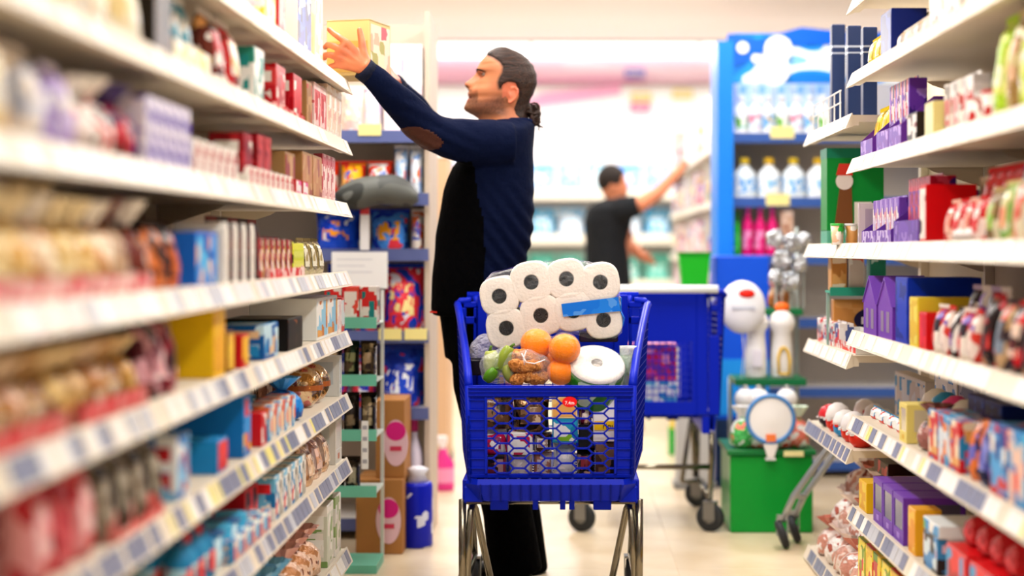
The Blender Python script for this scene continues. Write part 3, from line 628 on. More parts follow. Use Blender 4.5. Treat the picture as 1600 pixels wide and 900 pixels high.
row(1, 3, 1462, 1440, 0, 'foil', .12, .06, ('4a2058', 'a02860', '2a1838', '8a4aa0'), 'dark purple foil bag', 'foil bag', setback=.26, h=.2)
row(1, 3, 1528, 1470, 310, 'pouch', .085, .06, (('d8242e', 'f0d8d0', 'e8b040', WH), ('f0c8b8', 'd83038', WH, 'e8a090')), 'red and white snack pouch', 'pouch', h=.105)
row(1, 3, 1528, 1475, 0, 'pouch', .085, .06, ('d81c28', 'e83a40', 'b01018', 'f0a0a0'), 'red snack pouch standing behind', 'pouch', h=.18, setback=.08)
MIX = (('ece4d4', '9ab0d8', 'd8c8a0', '4a70c8'), ('e8dcc0', 'e8806a', 'f0e8d8', 'd86850'), ('d8d098', '88b858', 'f0ecd8', 'e89070'), ('c8b080', '8a7048', 'e8dcc0', '9ac850'), ('3a90e0', '2a78d8', 'f0f0e8', '60b0f0'))
row(1, 3, 1760, 1532, 0, 'pouch', .1, .06, MIX, 'cream and coloured snack pouch', 'pouch', h=.13, jit=.1)
row(1, 3, 1740, 1534, 0, 'pouch', .1, .06, MIX[1:] + MIX[:1], 'tan snack pouch standing behind', 'pouch', h=.21, setback=.075)
row(1, 3, 1520, 1490, 0, 'egg', .05, .05, ('f0ece8', 'f4f2f0', 'e8e0dc', 'd8c8c8'), 'tiny white ball pack', 'candy', h=.035, setback=-.012)
# fourth (k=4)
row(1, 4, 1396, 1348, 425, 'house', .21, .16, (PU, '8a5ac8', '9a8aa8', 'c0a8e0'), 'purple house shaped carton', 'carton', h=.17)
row(1, 4, 1418, 1399, 425, 'plain', .2, .2, ('0d3cc0', '0a2f9c', '1a48c8'), 'royal blue large carton', 'carton', h=.18)
row(1, 4, 1434, 1421, 458, 'plain', .11, .15, ('f0dc48', 'f2e468', 'e8c830'), 'bright yellow carton', 'carton', h=.13)
row(1, 4, 1448, 1436, 485, 'plain', .09, .06, ('e01c20', 'd81820', 'f03030'), 'small red carton', 'carton', h=.095)
row(1, 4, 1520, 1452, 0, 'pouch', .085, .06, (('d8483c', 'f0e0d8', '5a8ac0', '7a4ab8'), ('f0e8e0', 'd85048', '8a6ac0', '3a3040'), ('3a2c30', 'f0ece8', 'd83840', '8a60b0')), 'red and white candy pouch', 'candy pouch', h=.12, rot=.4)
row(1, 4, 1510, 1456, 0, 'pouch', .09, .06, (('efe8e4', '9a6ac8', '3a3038', 'e0a8b0'), ('c8b8d8', '3a2a30', WH, 'd85060')), 'white and purple pouch standing behind', 'pouch', h=.17, setback=.075)
row(1, 4, 1760, 1524, 0, 'pouch', .11, .08, (('d82c34', '3a1c20', 'e8b890', 'f0d8c8'), ('4a3a40', 'c8a880', 'd83a3a', '8a98a8'), ('b82830', '2a2024', 'e0a070', 'e85048')), 'red and black snack pouch', 'pouch', h=.15, jit=.1)
row(1, 4, 1740, 1540, 0, 'carton', .2, .12, ('2c1c22', '4a2430', '6a2028', '3a2a48'), 'dark maroon carton at the back', 'carton', h=.21, setback=.13)
# fifth (k=5)
row(1, 5, 1440, 1326, 0, 'plain', .3, .05, (('e4dcd2', 'e8e0d8', 'd8d0c4', '4a88c0'), ('8a7c70', '6a5c54', 'a89888', '3a3030')), 'pale tall display card', 'display card', h=.2, setback=.24)
row(1, 5, 1424, 1372, 0, 'egg', .12, .12, (('e03c30', 'f4efe8', 'f0f0f0', 'e050a0'), ('d83830', 'e85098', 'f4f0ec', '40a0d8'), ('f2eee8', '3aa0d0', 'd83a30', 'e03c30')), 'round white and red surprise pack', 'surprise pack', h=.12, setback=.1)
row(1, 5, 1392, 1334, 0, 'pouch', .12, .04, (('48a8d8', 'f0f0ee', 'e04030', WH),), 'light blue and white low packet', 'packet', h=.035, setback=.03)
row(1, 5, 1418, 1404, 0, 'window', .1, .09, ('f0e088', 'd8ccb0', 'e8c040'), 'pale yellow window carton', 'carton', h=.105)
row(1, 5, 1470, 1424, 0, 'plain', .18, .18, ('1a3890', '3a60c0', '14286a'), 'dark blue flat carton behind', 'carton', h=.14, setback=.15)
row(1, 5, 1444, 1424, 0, 'tied', .12, .1, ('5a3430', 'b07870', 'e0c8c0', '8a5a58'), 'brown candy bag', 'candy bag', h=.12)
row(1, 5, 1500, 1450, 0, 'carton', .11, .1, (('3a9ad0', 'd8303a', 'f0e0c8', 'e8b068'), ('4aa8d8', 'e0e8f0', 'c8303a', 'e89050')), 'blue and red biscuit carton', 'carton', h=.12)
row(1, 5, 1540, 1506, 0, 'pouch', .1, .08, (('2a2c50', '6a70c0', '1c1c30', '9aa0e0'), ('3a3460', 'e8884a', '22203a', '7a78c8')), 'dark indigo pouch', 'pouch', h=.15)
row(1, 5, 1760, 1546, 0, 'carton', .14, .12, (('2a98d8', 'f0d0c0', '58c0e8', 'e85850'), ('1c58a8', '58b0e8', 'd83a40', WH)), 'sky blue and pink carton', 'carton', h=.15)
# sixth (k=6)
row(1, 6, 1356, 1328, 0, 'plain', .13, .09, ('f0c41c', 'f4d440', 'e8b010'), 'yellow open topped carton', 'carton', h=.09)
row(1, 6, 1362, 1340, 0, 'plain', .14, .08, ('f2cc30', 'f4d858', 'e8b818'), 'yellow carton behind the open one', 'carton', h=.1, setback=.1)
row(1, 6, 1412, 1364, 0, 'window', .14, .17, ('7c44bc', '6a6684', 'b090e0'), 'purple window carton', 'carton', h=.13)
row(1, 6, 1432, 1417, 0, 'plain', .09, .07, ('f0b428', 'f4c850', 'e8a018'), 'golden yellow carton', 'carton', h=.12)
row(1, 6, 1470, 1438, 0, 'carton', .16, .16, (('3a3230', '4a98d0', 'd8e8f0', 'e8c8d8'),), 'dark carton with pink label', 'carton', h=.09)
row(1, 6, 1470, 1440, 0, 'plain', .18, .17, ('e8eef0', '4aa0d8', '78b850', 'f0f0f0'), 'white flat carton with blue print', 'carton', h=.03, base=.0935)
row(1, 6, 1600, 1476, 0, 'plain', .2, .18, ('d81a24', 'e83038', '48a8d8', 'b81018'), 'red carton', 'carton', h=.1)
row(1, 6, 1560, 1476, 0, 'tied', .12, .1, ('c82430', 'e86068', '8a1820', 'f0a0a8'), 'red tied bag on the cartons', 'candy bag', h=.1, base=.1015, setback=.03)
# base
row(1, 7, 1470, 1330, 0, 'carton', .12, .12, (('e8cc20', 'c82028', '6a9a28', 'f0e070'), ('d8242c', 'f0d838', 'e8c020', 'f4e890'), ('8aa828', 'f0dc40', 'd82c30', 'f0e890')), 'yellow and red carton', 'carton', h=.17)
# ------------------------------------------------------------------ shopping carts
BLUE = M('0228b4', .42, spec=.12); BLUED = M('021e8c', .5, spec=.1); CHROME = M('8c8678', .2, .95); RUB = M('3a3c3e', .6); GREYP = M('8a8a88', .5)
CARTBLUE = BLUE
def cart(label, loc, rz, white_handle=False, turn=0.):
    """basket on chrome legs; local x across, -y is the low narrow front, origin on the floor"""
    c = empty('shopping_cart', loc, rz); tag(c, label, 'shopping cart', 'blue shopping carts')
    zb, zf, zr = .475, .752, .965          # floor of basket, rim at front, rim at rear
    L = .72; yf, yr = -.36, .36
    def hw(y, z):                          # half width of basket at height z
        t = (y - yf) / L
        top = .242 + .078 * t; bot = .238 + .06 * t
        k = (z - zb) / (zr - zb); return bot + (top - bot) * k
    def rim(y):
        t = (y - yf) / L; return zf + (zr - zf) * min(1, t * 1.05) ** .8
    # front panel : frame + hexagonal mesh
    fy = lambda z: yf + (zf - z) * .10
    def slab(x0, x1, z0, z1, t0=-.006, t1=.006, m=0, mb=None):
        v = [(x, fy(z) + t, z) for x in (x0, x1) for t in (t0, t1) for z in (z0, z1)]
        mb.add(v, [(0, 1, 3, 2), (4, 6, 7, 5), (0, 4, 5, 1), (2, 3, 7, 6), (0, 2, 6, 4), (1, 5, 7, 3)], m)
    m = MB(); slab(-.242, .242, .718, zf, -.008, .006, 0, m); slab(-.238, .238, .478, .49, -.006, .006, 0, m)
    for s in (-1, 1):
        x0, x1 = sorted((s * .192, s * .240)); slab(x0, x1, .49, .718, -.004, .004, 0, m)
        for q in range(8): slab(x0, x1, .505 + q * .029, .5085 + q * .029, -.010, -.003, 0, m)
        x0, x1 = sorted((s * .186, s * .194)); slab(x0, x1, .49, .718, -.011, .004, 0, m)
    for z in (.722, .733, .744): slab(-.242, .242, z, z + .003, -.013, -.006, 0, m)
    m.build('front_frame', CARTBLUE, c, bevel=.0012)
    m = MB(); px_, pz = .0495, .0296; r0 = .006
    x0, x1, z0, z1 = -.190, .190, .488, .720; seen = set()
    def seg(a, b):
        ax, az = a; bx, bz = b
        for _ in range(1):
            if max(ax, bx) < x0 or min(ax, bx) > x1 or max(az, bz) < z0 or min(az, bz) > z1: return
        def clipt(ax, az, bx, bz):
            t0, t1 = 0, 1
            for d, q0, q1 in ((bx - ax, x0 - ax, x1 - ax), (bz - az, z0 - az, z1 - az)):
                if abs(d) < 1e-9: continue
                u, v = sorted((q0 / d, q1 / d)); t0 = max(t0, u); t1 = min(t1, v)
            return t0, t1
        t0, t1 = clipt(ax, az, bx, bz)
        if t1 - t0 < .05: return
        p = Vector((ax + (bx - ax) * t0, 0, az + (bz - az) * t0)); q = Vector((ax + (bx - ax) * t1, 0, az + (bz - az) * t1))
        k = tuple(sorted(((round(p.x, 3), round(p.z, 3)), (round(q.x, 3), round(q.z, 3)))))
        if k in seen: return
        seen.add(k)
        d = (q - p).normalized() * .0012; nrm = Vector((-(q - p).z, 0, (q - p).x)).normalized() * .0023
        p -= d; q += d; vs = []
        for w_ in (p, q):
            for sg in (-1, 1):
                for yy in (-.009, .004):
                    u = w_ + nrm * sg; vs.append((u.x, fy(u.z) + yy, u.z))
        m.add(vs, [(0, 1, 3, 2), (4, 6, 7, 5), (0, 4, 5, 1), (2, 3, 7, 6), (0, 2, 6, 4), (1, 5, 7, 3)])
    cw = .0465; hx = .0095
    for i in range(-6, 7):
        for j in range(0, 10):
            cx = i * cw; cz = z0 + .004 + j * pz + (pz / 2 if i % 2 else 0); hl = cw / 2 - hx * .3 ; 
            e = cw * .34; f_ = cw * .66
            pts = [(cx - f_, cz), (cx - e, cz + pz / 2), (cx + e, cz + pz / 2), (cx + f_, cz), (cx + e, cz - pz / 2), (cx - e, cz - pz / 2)]
            for k in range(6): seg(pts[k], pts[(k + 1) % 6])
    hm = m.build('hexagon_mesh', CARTBLUE, c); hm['kind'] = 'stuff'
    # side walls : rim, lattice
    for s in (-1, 1):
        N = 12; pts = []
        m = MB()
        for i in range(N + 1):
            y = yf + L * i / N; pts.append((s * hw(y, rim(y)), y, rim(y)))
        m.tube(pts, .013, 8, flat=1.1); m.tube([(s * hw(yr, zr), yr, zr), (s * (hw(yr, zr) - .01), yr + .004, zr + .012), (s * (hw(yr, zr) - .045), yr + .004, zr + .014)], .012, 8)
        m.build('side_rim', CARTBLUE, c, smooth=True)
        m = MB()
        def sp(y, z): return Vector((s * (hw(y, z) + .001), y, z))
        for i in range(25):                                # uprights
            y = yf + .004 + (L - .008) * i / 24; a = sp(y, zb + .0); b = sp(y, rim(y) - .008)
            m.tube([a, b], .0038, 4)
        nz = 20
        for j in range(nz):                                # long slats
            z = zb + .012 + (zr - zb - .02) * j / (nz - 1)
            ya = yf
            if z > zf - .01:
                t = ((z + .012 - zf) / (zr - zf)) ** 1.25 / 1.05; ya = yf + L * max(0, t)
            if ya < yr - .03: m.tube([sp(ya, z), sp(yr, z)], .0042, 4)
        sw = m.build('side_lattice', BLUED, c); sw['kind'] = 'stuff'
        # front corner post
        m = MB()
        m.tube([(s * .240, fy(.49), .49), (s * .243, fy(zf), zf)], .009, 8); m.build('corner_post', CARTBLUE, c, smooth=True)
        # rear upright with two openings
        x0, x1 = sorted((s * .255, s * .30)); m = MB()
        m.box(x0, x1, yr - .006, yr + .006, zb, .80).box(x0, x1, yr - .006, yr + .006, .90, .925).box(x0, x1, yr - .006, yr + .006, .955, .975)
        x2, x3 = sorted((s * .255, s * .266)); m.box(x2, x3, yr - .006, yr + .006, .80, .955); x2, x3 = sorted((s * .29, s * .31)); m.box(x2, x3, yr - .006, yr + .006, .80, .955)
        x2, x3 = sorted((s * .205, s * .252)); m.box(x2, x3, yr - .014, yr + .004, zb, .998)
        m.build('rear_upright', CARTBLUE, c, bevel=.003)
    # rear gate with lattice window
    m = MB().box(-.205, .205, yr - .004, yr + .004, .93, .975).box(-.205, .205, yr - .004, yr + .004, .775, .93).box(-.205, .205, yr - .004, yr + .004, zb, .53)
    m.box(-.205, -.187, yr - .004, yr + .004, .53, .775).box(.187, .205, yr - .004, yr + .004, .53, .775); m.build('rear_gate', CARTBLUE, c, bevel=.001)
    m = MB()
    for i in range(13): m.box(-.162 + i * .027 - .002, -.162 + i * .027 + .002, yr - .003, yr + .003, .53, .775)
    for j in range(8): m.box(-.187, .187, yr - .003, yr + .003, .555 + j * .028, .559 + j * .028)
    g = m.build('gate_lattice', CARTBLUE, c); g['kind'] = 'stuff'
    # basket floor and flared lower skirt
    m = MB()
    for i in range(15): x = -.225 + .45 * i / 14; m.box(x - .004, x + .004, yf + .03, yr - .004, zb - .012, zb - .002)
    for i in range(12): y = yf + .04 + (L - .06) * i / 11; m.box(-.228, .228, y - .003, y + .003, zb - .0125, zb - .0065)
    b = m.build('basket_floor', BLUED, c); b['kind'] = 'stuff'
    m = MB(); yl = yf - .012
    def ring(z, hx_, y0, y1, ch):
        return [(-hx_ - .034, y1, z), (-hx_, y0 + ch, z), (-hx_ + ch, y0, z), (hx_ - ch, y0, z), (hx_, y0 + ch, z), (hx_ + .034, y1, z)]
    A = ring(.478, .243, yf - .004, yr, .03); B = ring(.462, .25, yf - .012, yr, .035); C_ = ring(.412, .244, yf + .012, yr, .05); D_ = ring(.408, .236, yf + .03, yr, .05)
    n = 6
    vs = A + B + C_ + D_; fs = []
    for r_ in range(3):
        for k in range(5): fs.append((r_ * n + k, r_ * n + k + 1, (r_ + 1) * n + k + 1, (r_ + 1) * n + k))
    m.add(vs, fs)
    sk = m.build('lower_skirt', CARTBLUE, c)
    md = sk.modifiers.new('thick', 'SOLIDIFY'); md.thickness = .005
    m = MB()
    for i in range(15):
        x = -.205 + .41 * i / 14; m.add([(x - .0018, yf - .019, .464), (x + .0018, yf - .019, .464), (x + .0018, yf + .004, .412), (x - .0018, yf + .004, .412), (x - .0018, yf - .006, .464), (x + .0018, yf - .006, .464), (x + .0018, yf + .02, .412), (x - .0018, yf + .02, .412)],
              [(0, 1, 2, 3), (7, 6, 5, 4), (0, 3, 7, 4), (1, 5, 6, 2), (0, 4, 5, 1), (3, 2, 6, 7)])
    rb = m.build('skirt_ribs', BLUED, c); rb['kind'] = 'stuff'
    for s in (-1, 1):
        x0, x1 = sorted((s * .2, s * .256)); x2, x3 = sorted((s * .228, s * .262))
        MB().box(x0, x1, yf + .03, yf + .12, .405, .452).box(x2, x3, yf + .05, yr, .398, .47).build('corner_bracket', CARTBLUE, c, bevel=.004)
        x0, x1 = sorted((s * .125, s * .178)); MB().box(x0, x1, yf + .01, yf + .05, .385, .412).build('stacking_lug', BLUED, c, bevel=.002)
    for x in (-.045, .035, .062): MB().box(x - .008, x + .008, yf + .01, yf + .04, .386, .412).build('stacking_lug', BLUED, c, bevel=.001)
    MB().tube([(-.25, yf + .05, .402), (.25, yf + .05, .402)], .006, 8).build('cross_tube', CHROME, c, smooth=True)
    # legs
    for s in (-1, 1):
        X = s * .262
        MB().tube([(X + s * .006, yr - .02, .40), (X + s * .008, yr - .04, .3), (X, yr - .02, .13)], .0115, 10).build('rear_leg', CHROME, c, smooth=True)
        MB().tube([(X, yf + .06, .41), (X, yf + .055, .25), (X - s * .002, yf + .04, .135)], .0115, 10).build('front_leg', CHROME, c, smooth=True)
        ap = s * .232                                     # inverted V loop of bent tube
        pts = [(ap + s * .018, yf + .05, .13), (ap + s * .012, yf + .06, .28), (ap + s * .006, yf + .07, .375), (ap, yf + .085, .392), (ap - s * .006, yf + .1, .375), (ap - s * .025, yf + .14, .27), (ap - s * .05, yf + .2, .13)]
        MB().tube(pts, .0105, 10).build('bent_leg', CHROME, c, smooth=True)
        MB().tube([(X, yf + .04, .135), (X, yr - .02, .13)], .0115, 8).build('side_runner', CHROME, c, smooth=True)
        MB().tube([(ap - s * .05, yf + .2, .13), (ap - s * .03, yf + .2, .131), (X, yf + .2, .134)], .009, 8).build('strut', CHROME, c, smooth=True)
        for y in (yf + .04, yr - .02):
            w0 = MB()
            rot = Matrix.Translation((X, y + .02, .058)) @ Matrix.Rotation(turn, 4, 'Z') @ Matrix.Rotation(PI / 2, 4, 'Y')
            w0.lathe([(.02, -.016), (.05, -.015), (.058, -.009), (.058, .009), (.05, .015), (.02, .016)], 22).xf(rot)
            wh = w0.build('wheel', RUB, c, smooth=True)
            MB().lathe([(.024, -.0175), (.024, .0175)], 14).xf(rot).build('wheel_hub', GREYP, wh, smooth=True)
            m = MB().box(-.022, -.019, -.024, .024, -.008, .06).box(.019, .022, -.024, .024, -.008, .06).box(-.022, .022, -.026, .026, .058, .066).xf(Matrix.Translation((X, y + .02, .058)) @ Matrix.Rotation(turn, 4, 'Z'))
            m.build('caster_fork', M('9a9a98', .35, .8), c)
    if turn: MB().tube([(-.262, yr - .025, .26), (.262, yr - .025, .26)], .011, 8).build('lower_bar', CHROME, c, smooth=True)
    MB().tube([(-.29, yr + .045, .99), (.29, yr + .045, .99)], .017, 10).build('handle', M('e8eef0', .3) if white_handle else CARTBLUE, c, smooth=True)
    for s in (-1, 1): MB().tube([(s * .25, yr, .96), (s * .26, yr + .025, .985), (s * .26, yr + .045, .99)], .011, 8).build('handle_arm', CARTBLUE, c, smooth=True)
    return c
C1 = (-.046, 5.235, 0)
cart1 = cart('deep blue plastic shopping cart full of groceries in aisle centre', C1, 0)
C2 = (.325, 7.15, 0)
cart2 = cart('blue shopping cart with white handle parked behind the full one', C2, PI, True, 1.15)
for i, (x, z0, w_, h_, c, lab) in enumerate([(.20, .478, .17, .13, ('68b8dc', 'c8e4f0', '3a90c8', 'f0f4f8'), 'pale blue pack low'), (.375, .478, .16, .13, ('7ac4e4', 'f0f4f8', '4aa0d0', 'c8e4f0'), 'white and blue pack low'),
        (.20, .61, .17, .15, ('d83a78', 'f08ab0', 'b02858', 'f4c0d4'), 'pink pack stacked'), (.375, .61, .16, .15, ('e0487c', '8a3a90', 'f0a0c0', 'd02860'), 'magenta pack stacked')]):
    o = product('carton', w_, .12, h_, c); o.location = (x, 6.92, z0 + .0006); tag(o, lab + ' in the parked blue cart, ' + ('left' if i % 2 == 0 else 'right'), 'pack')

# ------------------------------------------------------------------ groceries in the near cart
def g(o, label, cat, grp=None): return tag(o, label, cat, grp)
def at(px, py, Y): return P(px, py, Y)
# toilet paper pack
tpY = 5.16
root = empty('toilet_paper_pack', at(862, 545, tpY + .1)); g(root, 'clear wrapped pack of white toilet rolls with blue tape topping the cart', 'toilet paper')
O = root.location
rolls = [(780, 463, 29), (830, 441, 31), (885, 436, 30), (938, 441, 29), (791, 513, 30), (845, 493, 31), (896, 486, 30), (943, 500, 28)]
def squircle(r, n=28, k=2.7):
    return [(r * math.copysign(abs(math.cos(t)) ** (2 / k), math.cos(t)), r * math.copysign(abs(math.sin(t)) ** (2 / k), math.sin(t))) for t in [2 * PI * i / n for i in range(n)]]
s5 = F / tpY; tilt = math.radians(-9)
PAPER = M('e6dfd6', .85, bump=.12, bscale=120)
for i, (x, y, r) in enumerate(rolls):
    for lay in range(2):
        c = at(x, y, tpY + lay * .112); rr = r / s5 * 1.06; sq = squircle(rr); ci = [(.0225 * math.cos(2 * PI * k / 28), .0225 * math.sin(2 * PI * k / 28)) for k in range(28)]
        ca, sa = math.cos(tilt * -1), math.sin(tilt * -1)
        rt = lambda p: (p[0] * ca - p[1] * sa, p[0] * sa + p[1] * ca)
        c = Vector((x, 0, y)); c = Vector(((x - HX) / s5, tpY + lay * .112, CH + (HY - y) / s5))
        sc_ = [(.96, .0), (.99, .004), (1, .012), (1, .1), (.96, .11)]
        rings = []
        rings.append([(c.x + p[0], c.y + .045, c.z + p[1]) for p in map(rt, ci)])
        rings.append([(c.x + p[0], c.y + .003, c.z + p[1]) for p in map(rt, ci)])
        rings.append([(c.x + p[0] * 1.06, c.y + .0, c.z + p[1] * 1.06) for p in map(rt, ci)])
        rings.append([(c.x + p[0] * 1.2, c.y + .0, c.z + p[1] * 1.2) for p in map(rt, ci)])
        rings.append([(c.x + p[0] * .9, c.y - .001, c.z + p[1] * .9) for p in map(rt, sq)])
        for f_, dy in sc_: rings.append([(c.x + p[0] * f_, c.y + dy, c.z + p[1] * f_) for p in map(rt, sq)])
        o = MB().loft(rings).build('toilet_roll', PAPER, root, smooth=True, origin=O)
        if lay == 0:
            m = MB(); m.loft([[(c.x + p[0] * .98, c.y + .003, c.z + p[1] * .98) for p in ci], [(c.x + p[0] * .98, c.y + .05, c.z + p[1] * .98) for p in ci]], cap=False)
            m.build('cardboard_core', M('8d857c', .7), o, origin=O)
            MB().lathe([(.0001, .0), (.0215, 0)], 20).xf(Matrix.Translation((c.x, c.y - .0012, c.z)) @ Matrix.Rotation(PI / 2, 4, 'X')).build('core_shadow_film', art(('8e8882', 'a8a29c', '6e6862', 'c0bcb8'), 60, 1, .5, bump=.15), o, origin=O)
def blob_outline(pts, grow=0):
    return pts
ol = [(757, 470), (757, 440), (768, 428), (800, 420), (830, 413), (885, 407), (920, 411), (956, 422), (966, 436), (970, 470), (973, 500), (972, 520), (962, 529), (920, 529), (890, 520), (862, 521), (850, 530), (800, 546), (778, 545), (764, 520)]
m = MB(); ring = lambda gr, y: [((HX * 0 + (864 + (x - 864) * gr) - HX) / s5, y, CH + (HY - (478 + (yy - 478) * gr)) / s5) for x, yy in ol]
m.loft([ring(.95, tpY - .006), ring(1.0, tpY + .004), ring(1.0, tpY + .225), ring(.93, tpY + .236)])
m.build('plastic_wrap', film('ffffff', .03, .18, .5), root, smooth=True, origin=O)
# purple printed wrap over top and back, dark print along the lower edge
pr = [(x, y) for x, y in ol[1:9]]
m = MB(); a = [((x - HX) / s5, CH + (HY - y + 1.5) / s5) for x, y in pr]
m.add([(x, tpY + .02, z) for x, z in a] + [(x, tpY + .23, z) for x, z in a], [(i, i + 1, i + 9 - 1, i + 8) for i in range(7)])
w_ = m.build('printed_wrap', art(('6a5ab0', 'd8d0ea', '4a3a98', 'f0ecf6'), 20, 2, .25), root, origin=O); md = w_.modifiers.new('t', 'SOLIDIFY'); md.thickness = .0008
w_['label'] = 'purple printed top of wrap'
MB().box((905 - HX) / s5, (966 - HX) / s5, tpY + .012, tpY + .22, CH + (HY - 535) / s5, CH + (HY - 521) / s5).build('dark_wrap_edge', M('2a1838', .25), root, origin=O, bevel=.004)
def quadpanel(px4, Y, t, mat, name, parent, origin, bevel=0):
    s = F / Y; f4 = [((x - HX) / s, Y, CH + (HY - y) / s) for x, y in px4]; b4 = [(x, Y + t, z) for x, y_, z in f4]
    return MB().add(f4 + b4, [(0, 1, 2, 3), (7, 6, 5, 4), (0, 4, 5, 1), (1, 5, 6, 2), (2, 6, 7, 3), (3, 7, 4, 0)]).build(name, mat, parent, origin=origin, bevel=bevel)
tp = quadpanel([(877, 475), (930, 468), (965, 464), (970, 487), (930, 488), (880, 494)][0:1] + [(966, 464), (970, 486), (880, 495)], tpY - .009, .0012, art(('1f7ad8', '1f7ad8', '5a9ae0', '2a84dc'), 30, 1, .25), 'blue_tape', root, O)
tp['label'] = 'blue tape band across the rolls'
m = MB(); xs = (970 - HX) / s5
m.box(xs, xs + .002, tpY - .008, tpY + .2, CH + (HY - 487) / s5, CH + (HY - 465) / s5).build('blue_tape', M('1f7ad8', .25), root, origin=O)
m = MB().tube([at(969, 484, tpY), at(975, 497, tpY), at(973, 508, tpY + .01), at(968, 512, tpY + .01)], [.008, .009, .007, .003], 8, flat=.3).build('tape_tail', M('1f7ad8', .25), root, origin=O, smooth=True)
# oranges in a bag
ogr = empty('bag_of_oranges', at(870, 590, 5.03)); g(ogr, 'clear bag of bright oranges below the toilet paper', 'oranges'); O = ogr.location
for x, y, r, Y in [(838, 537, 25, 5.06), (882, 545, 25, 5.02), (876, 581, 22, 5.03), (853, 566, 20, 5.10)]:
    s = F / Y
    o = MB().ball(at(x, y, Y), r / s, r / s, r / s * .94, 20, 14).build('orange', M('ff9400', .42, bump=.12, bscale=180), ogr, smooth=True, origin=O)
    MB().ball(at(x + 3, y - r * .93, Y), .004, .004, .0015, 8, 5).build('stem_button', M('6a7a30', .6), o, origin=O)
def wrapskin(cs, name, parent, O, alpha=.03, voxel=.008):
    m = MB()
    for c, r in cs: m.ball(c, r, r, r, 14, 9)
    o = fuse(m, voxel, name, film('ffffff', alpha, .12, 1.0, .2), parent, O, it=10)
    return o
wrapskin([(at(x, y, Y), r / (F / Y) + .004) for x, y, r, Y in [(838, 537, 25, 5.06), (882, 545, 25, 5.02), (876, 581, 22, 5.03), (853, 566, 22, 5.10)]], 'clear_bag', ogr, O, .0)
# green peppers in a bag
gr_ = empty('bag_of_green_peppers', at(775, 592, 5.05)); g(gr_, 'small clear bag of pale green peppers at cart front left', 'peppers'); O = gr_.location
for x, y, rx, rz, a, Y, hcol in [(788, 561, 13, 21, .5, 5.03, '8c9c3c'), (768, 570, 13, 22, -.1, 5.05, 'a8b060'), (766, 586, 9, 12, .7, 5.00, '5a8a20'), (796, 583, 11, 14, -.4, 5.02, '98a050')]:
    s = F / Y; m = MB(); rings = []
    for k in range(10):
        t = k / 9; rr = rx / s * (.25 + 1.0 * math.sin(PI * (.12 + .76 * t)) ** .7) * .85
        rings.append([(rr * math.cos(q) * (1 + .08 * math.cos(3 * q)), rr * math.sin(q) * (1 + .08 * math.cos(3 * q)), (t - .5) * 2 * rz / s) for q in [2 * PI * j / 16 for j in range(16)]])
    m.loft(rings).xf(Matrix.Translation(at(x, y, Y)) @ Matrix.Rotation(a, 4, 'Y'))
    o = m.build('pepper', M(hcol, .28), gr_, smooth=True, origin=O)
    e = Matrix.Translation(at(x, y, Y)) @ Matrix.Rotation(a, 4, 'Y')
    MB().tube([e @ Vector((0, 0, rz / s * .95)), e @ Vector((.002, 0, rz / s * 1.2)), e @ Vector((.006, 0, rz / s * 1.35))], [.006, .004, .0045], 8).build('stem', M('5a7a28', .5), o, smooth=True, origin=O)
wrapskin([(at(x, y, 5.04), r / 515) for x, y, r in [(788, 561, 20), (768, 570, 20), (766, 584, 16), (796, 583, 17), (778, 590, 12)]], 'clear_bag', gr_, O, .16)
# tan rolls in a bag
br = empty('bag_of_bread_rolls', at(825, 597, 5.03)); g(br, 'clear bag of knobbly tan brown rolls at cart front', 'bread rolls'); O = br.location
TAN = art(('b87838', 'c88a4a', 'a86a30', 'd09a5c'), 60, 2, .6, bump=.9)
for x0, y0, x1, y1, r, Y in [(797, 556, 845, 560, 11, 5.02), (794, 568, 850, 577, 11, 4.99), (800, 590, 818, 594, 10, 4.985), (812, 585, 858, 592, 11, 5.0), (825, 552, 858, 578, 9, 5.04), (810, 577, 850, 586, 9, 5.05)]:
    s = F / Y; m = MB(); rings = []; A = at(x0, y0, Y); B = at(x1, y1, Y + .02); pts = []; rs = []
    for k in range(14):
        t = k / 13; pts.append(A.lerp(B, t) + Vector((0, 0, .004 * math.sin(7 * t + x0)))); rs.append(r / s * (max(.02, 1 - abs(2 * t - 1) ** 5)) ** .5 * (1 + .1 * math.sin(t * 26 + y0)))
    m.tube(pts, rs, 14).build('bread_roll', TAN, br, smooth=True, origin=O)
wrapskin([(at(x, y, 5.02), r / 512) for x, y, r in [(803, 562, 15), (825, 562, 18), (845, 570, 17), (805, 585, 15), (828, 585, 17), (850, 585, 16)]], 'clear_bag', br, O, .08)
m = MB().tube([at(815, 552, 4.985), at(822, 566, 4.98), at(835, 568, 4.98), at(852, 562, 4.985)], .0018, 6)
m.tube([at(822, 548, 4.985), at(818, 560, 4.98), at(820, 572, 4.98)], .0015, 6); m.build('bag_fold', film('ffffff', .6, .2, .2), br, origin=O, smooth=True)
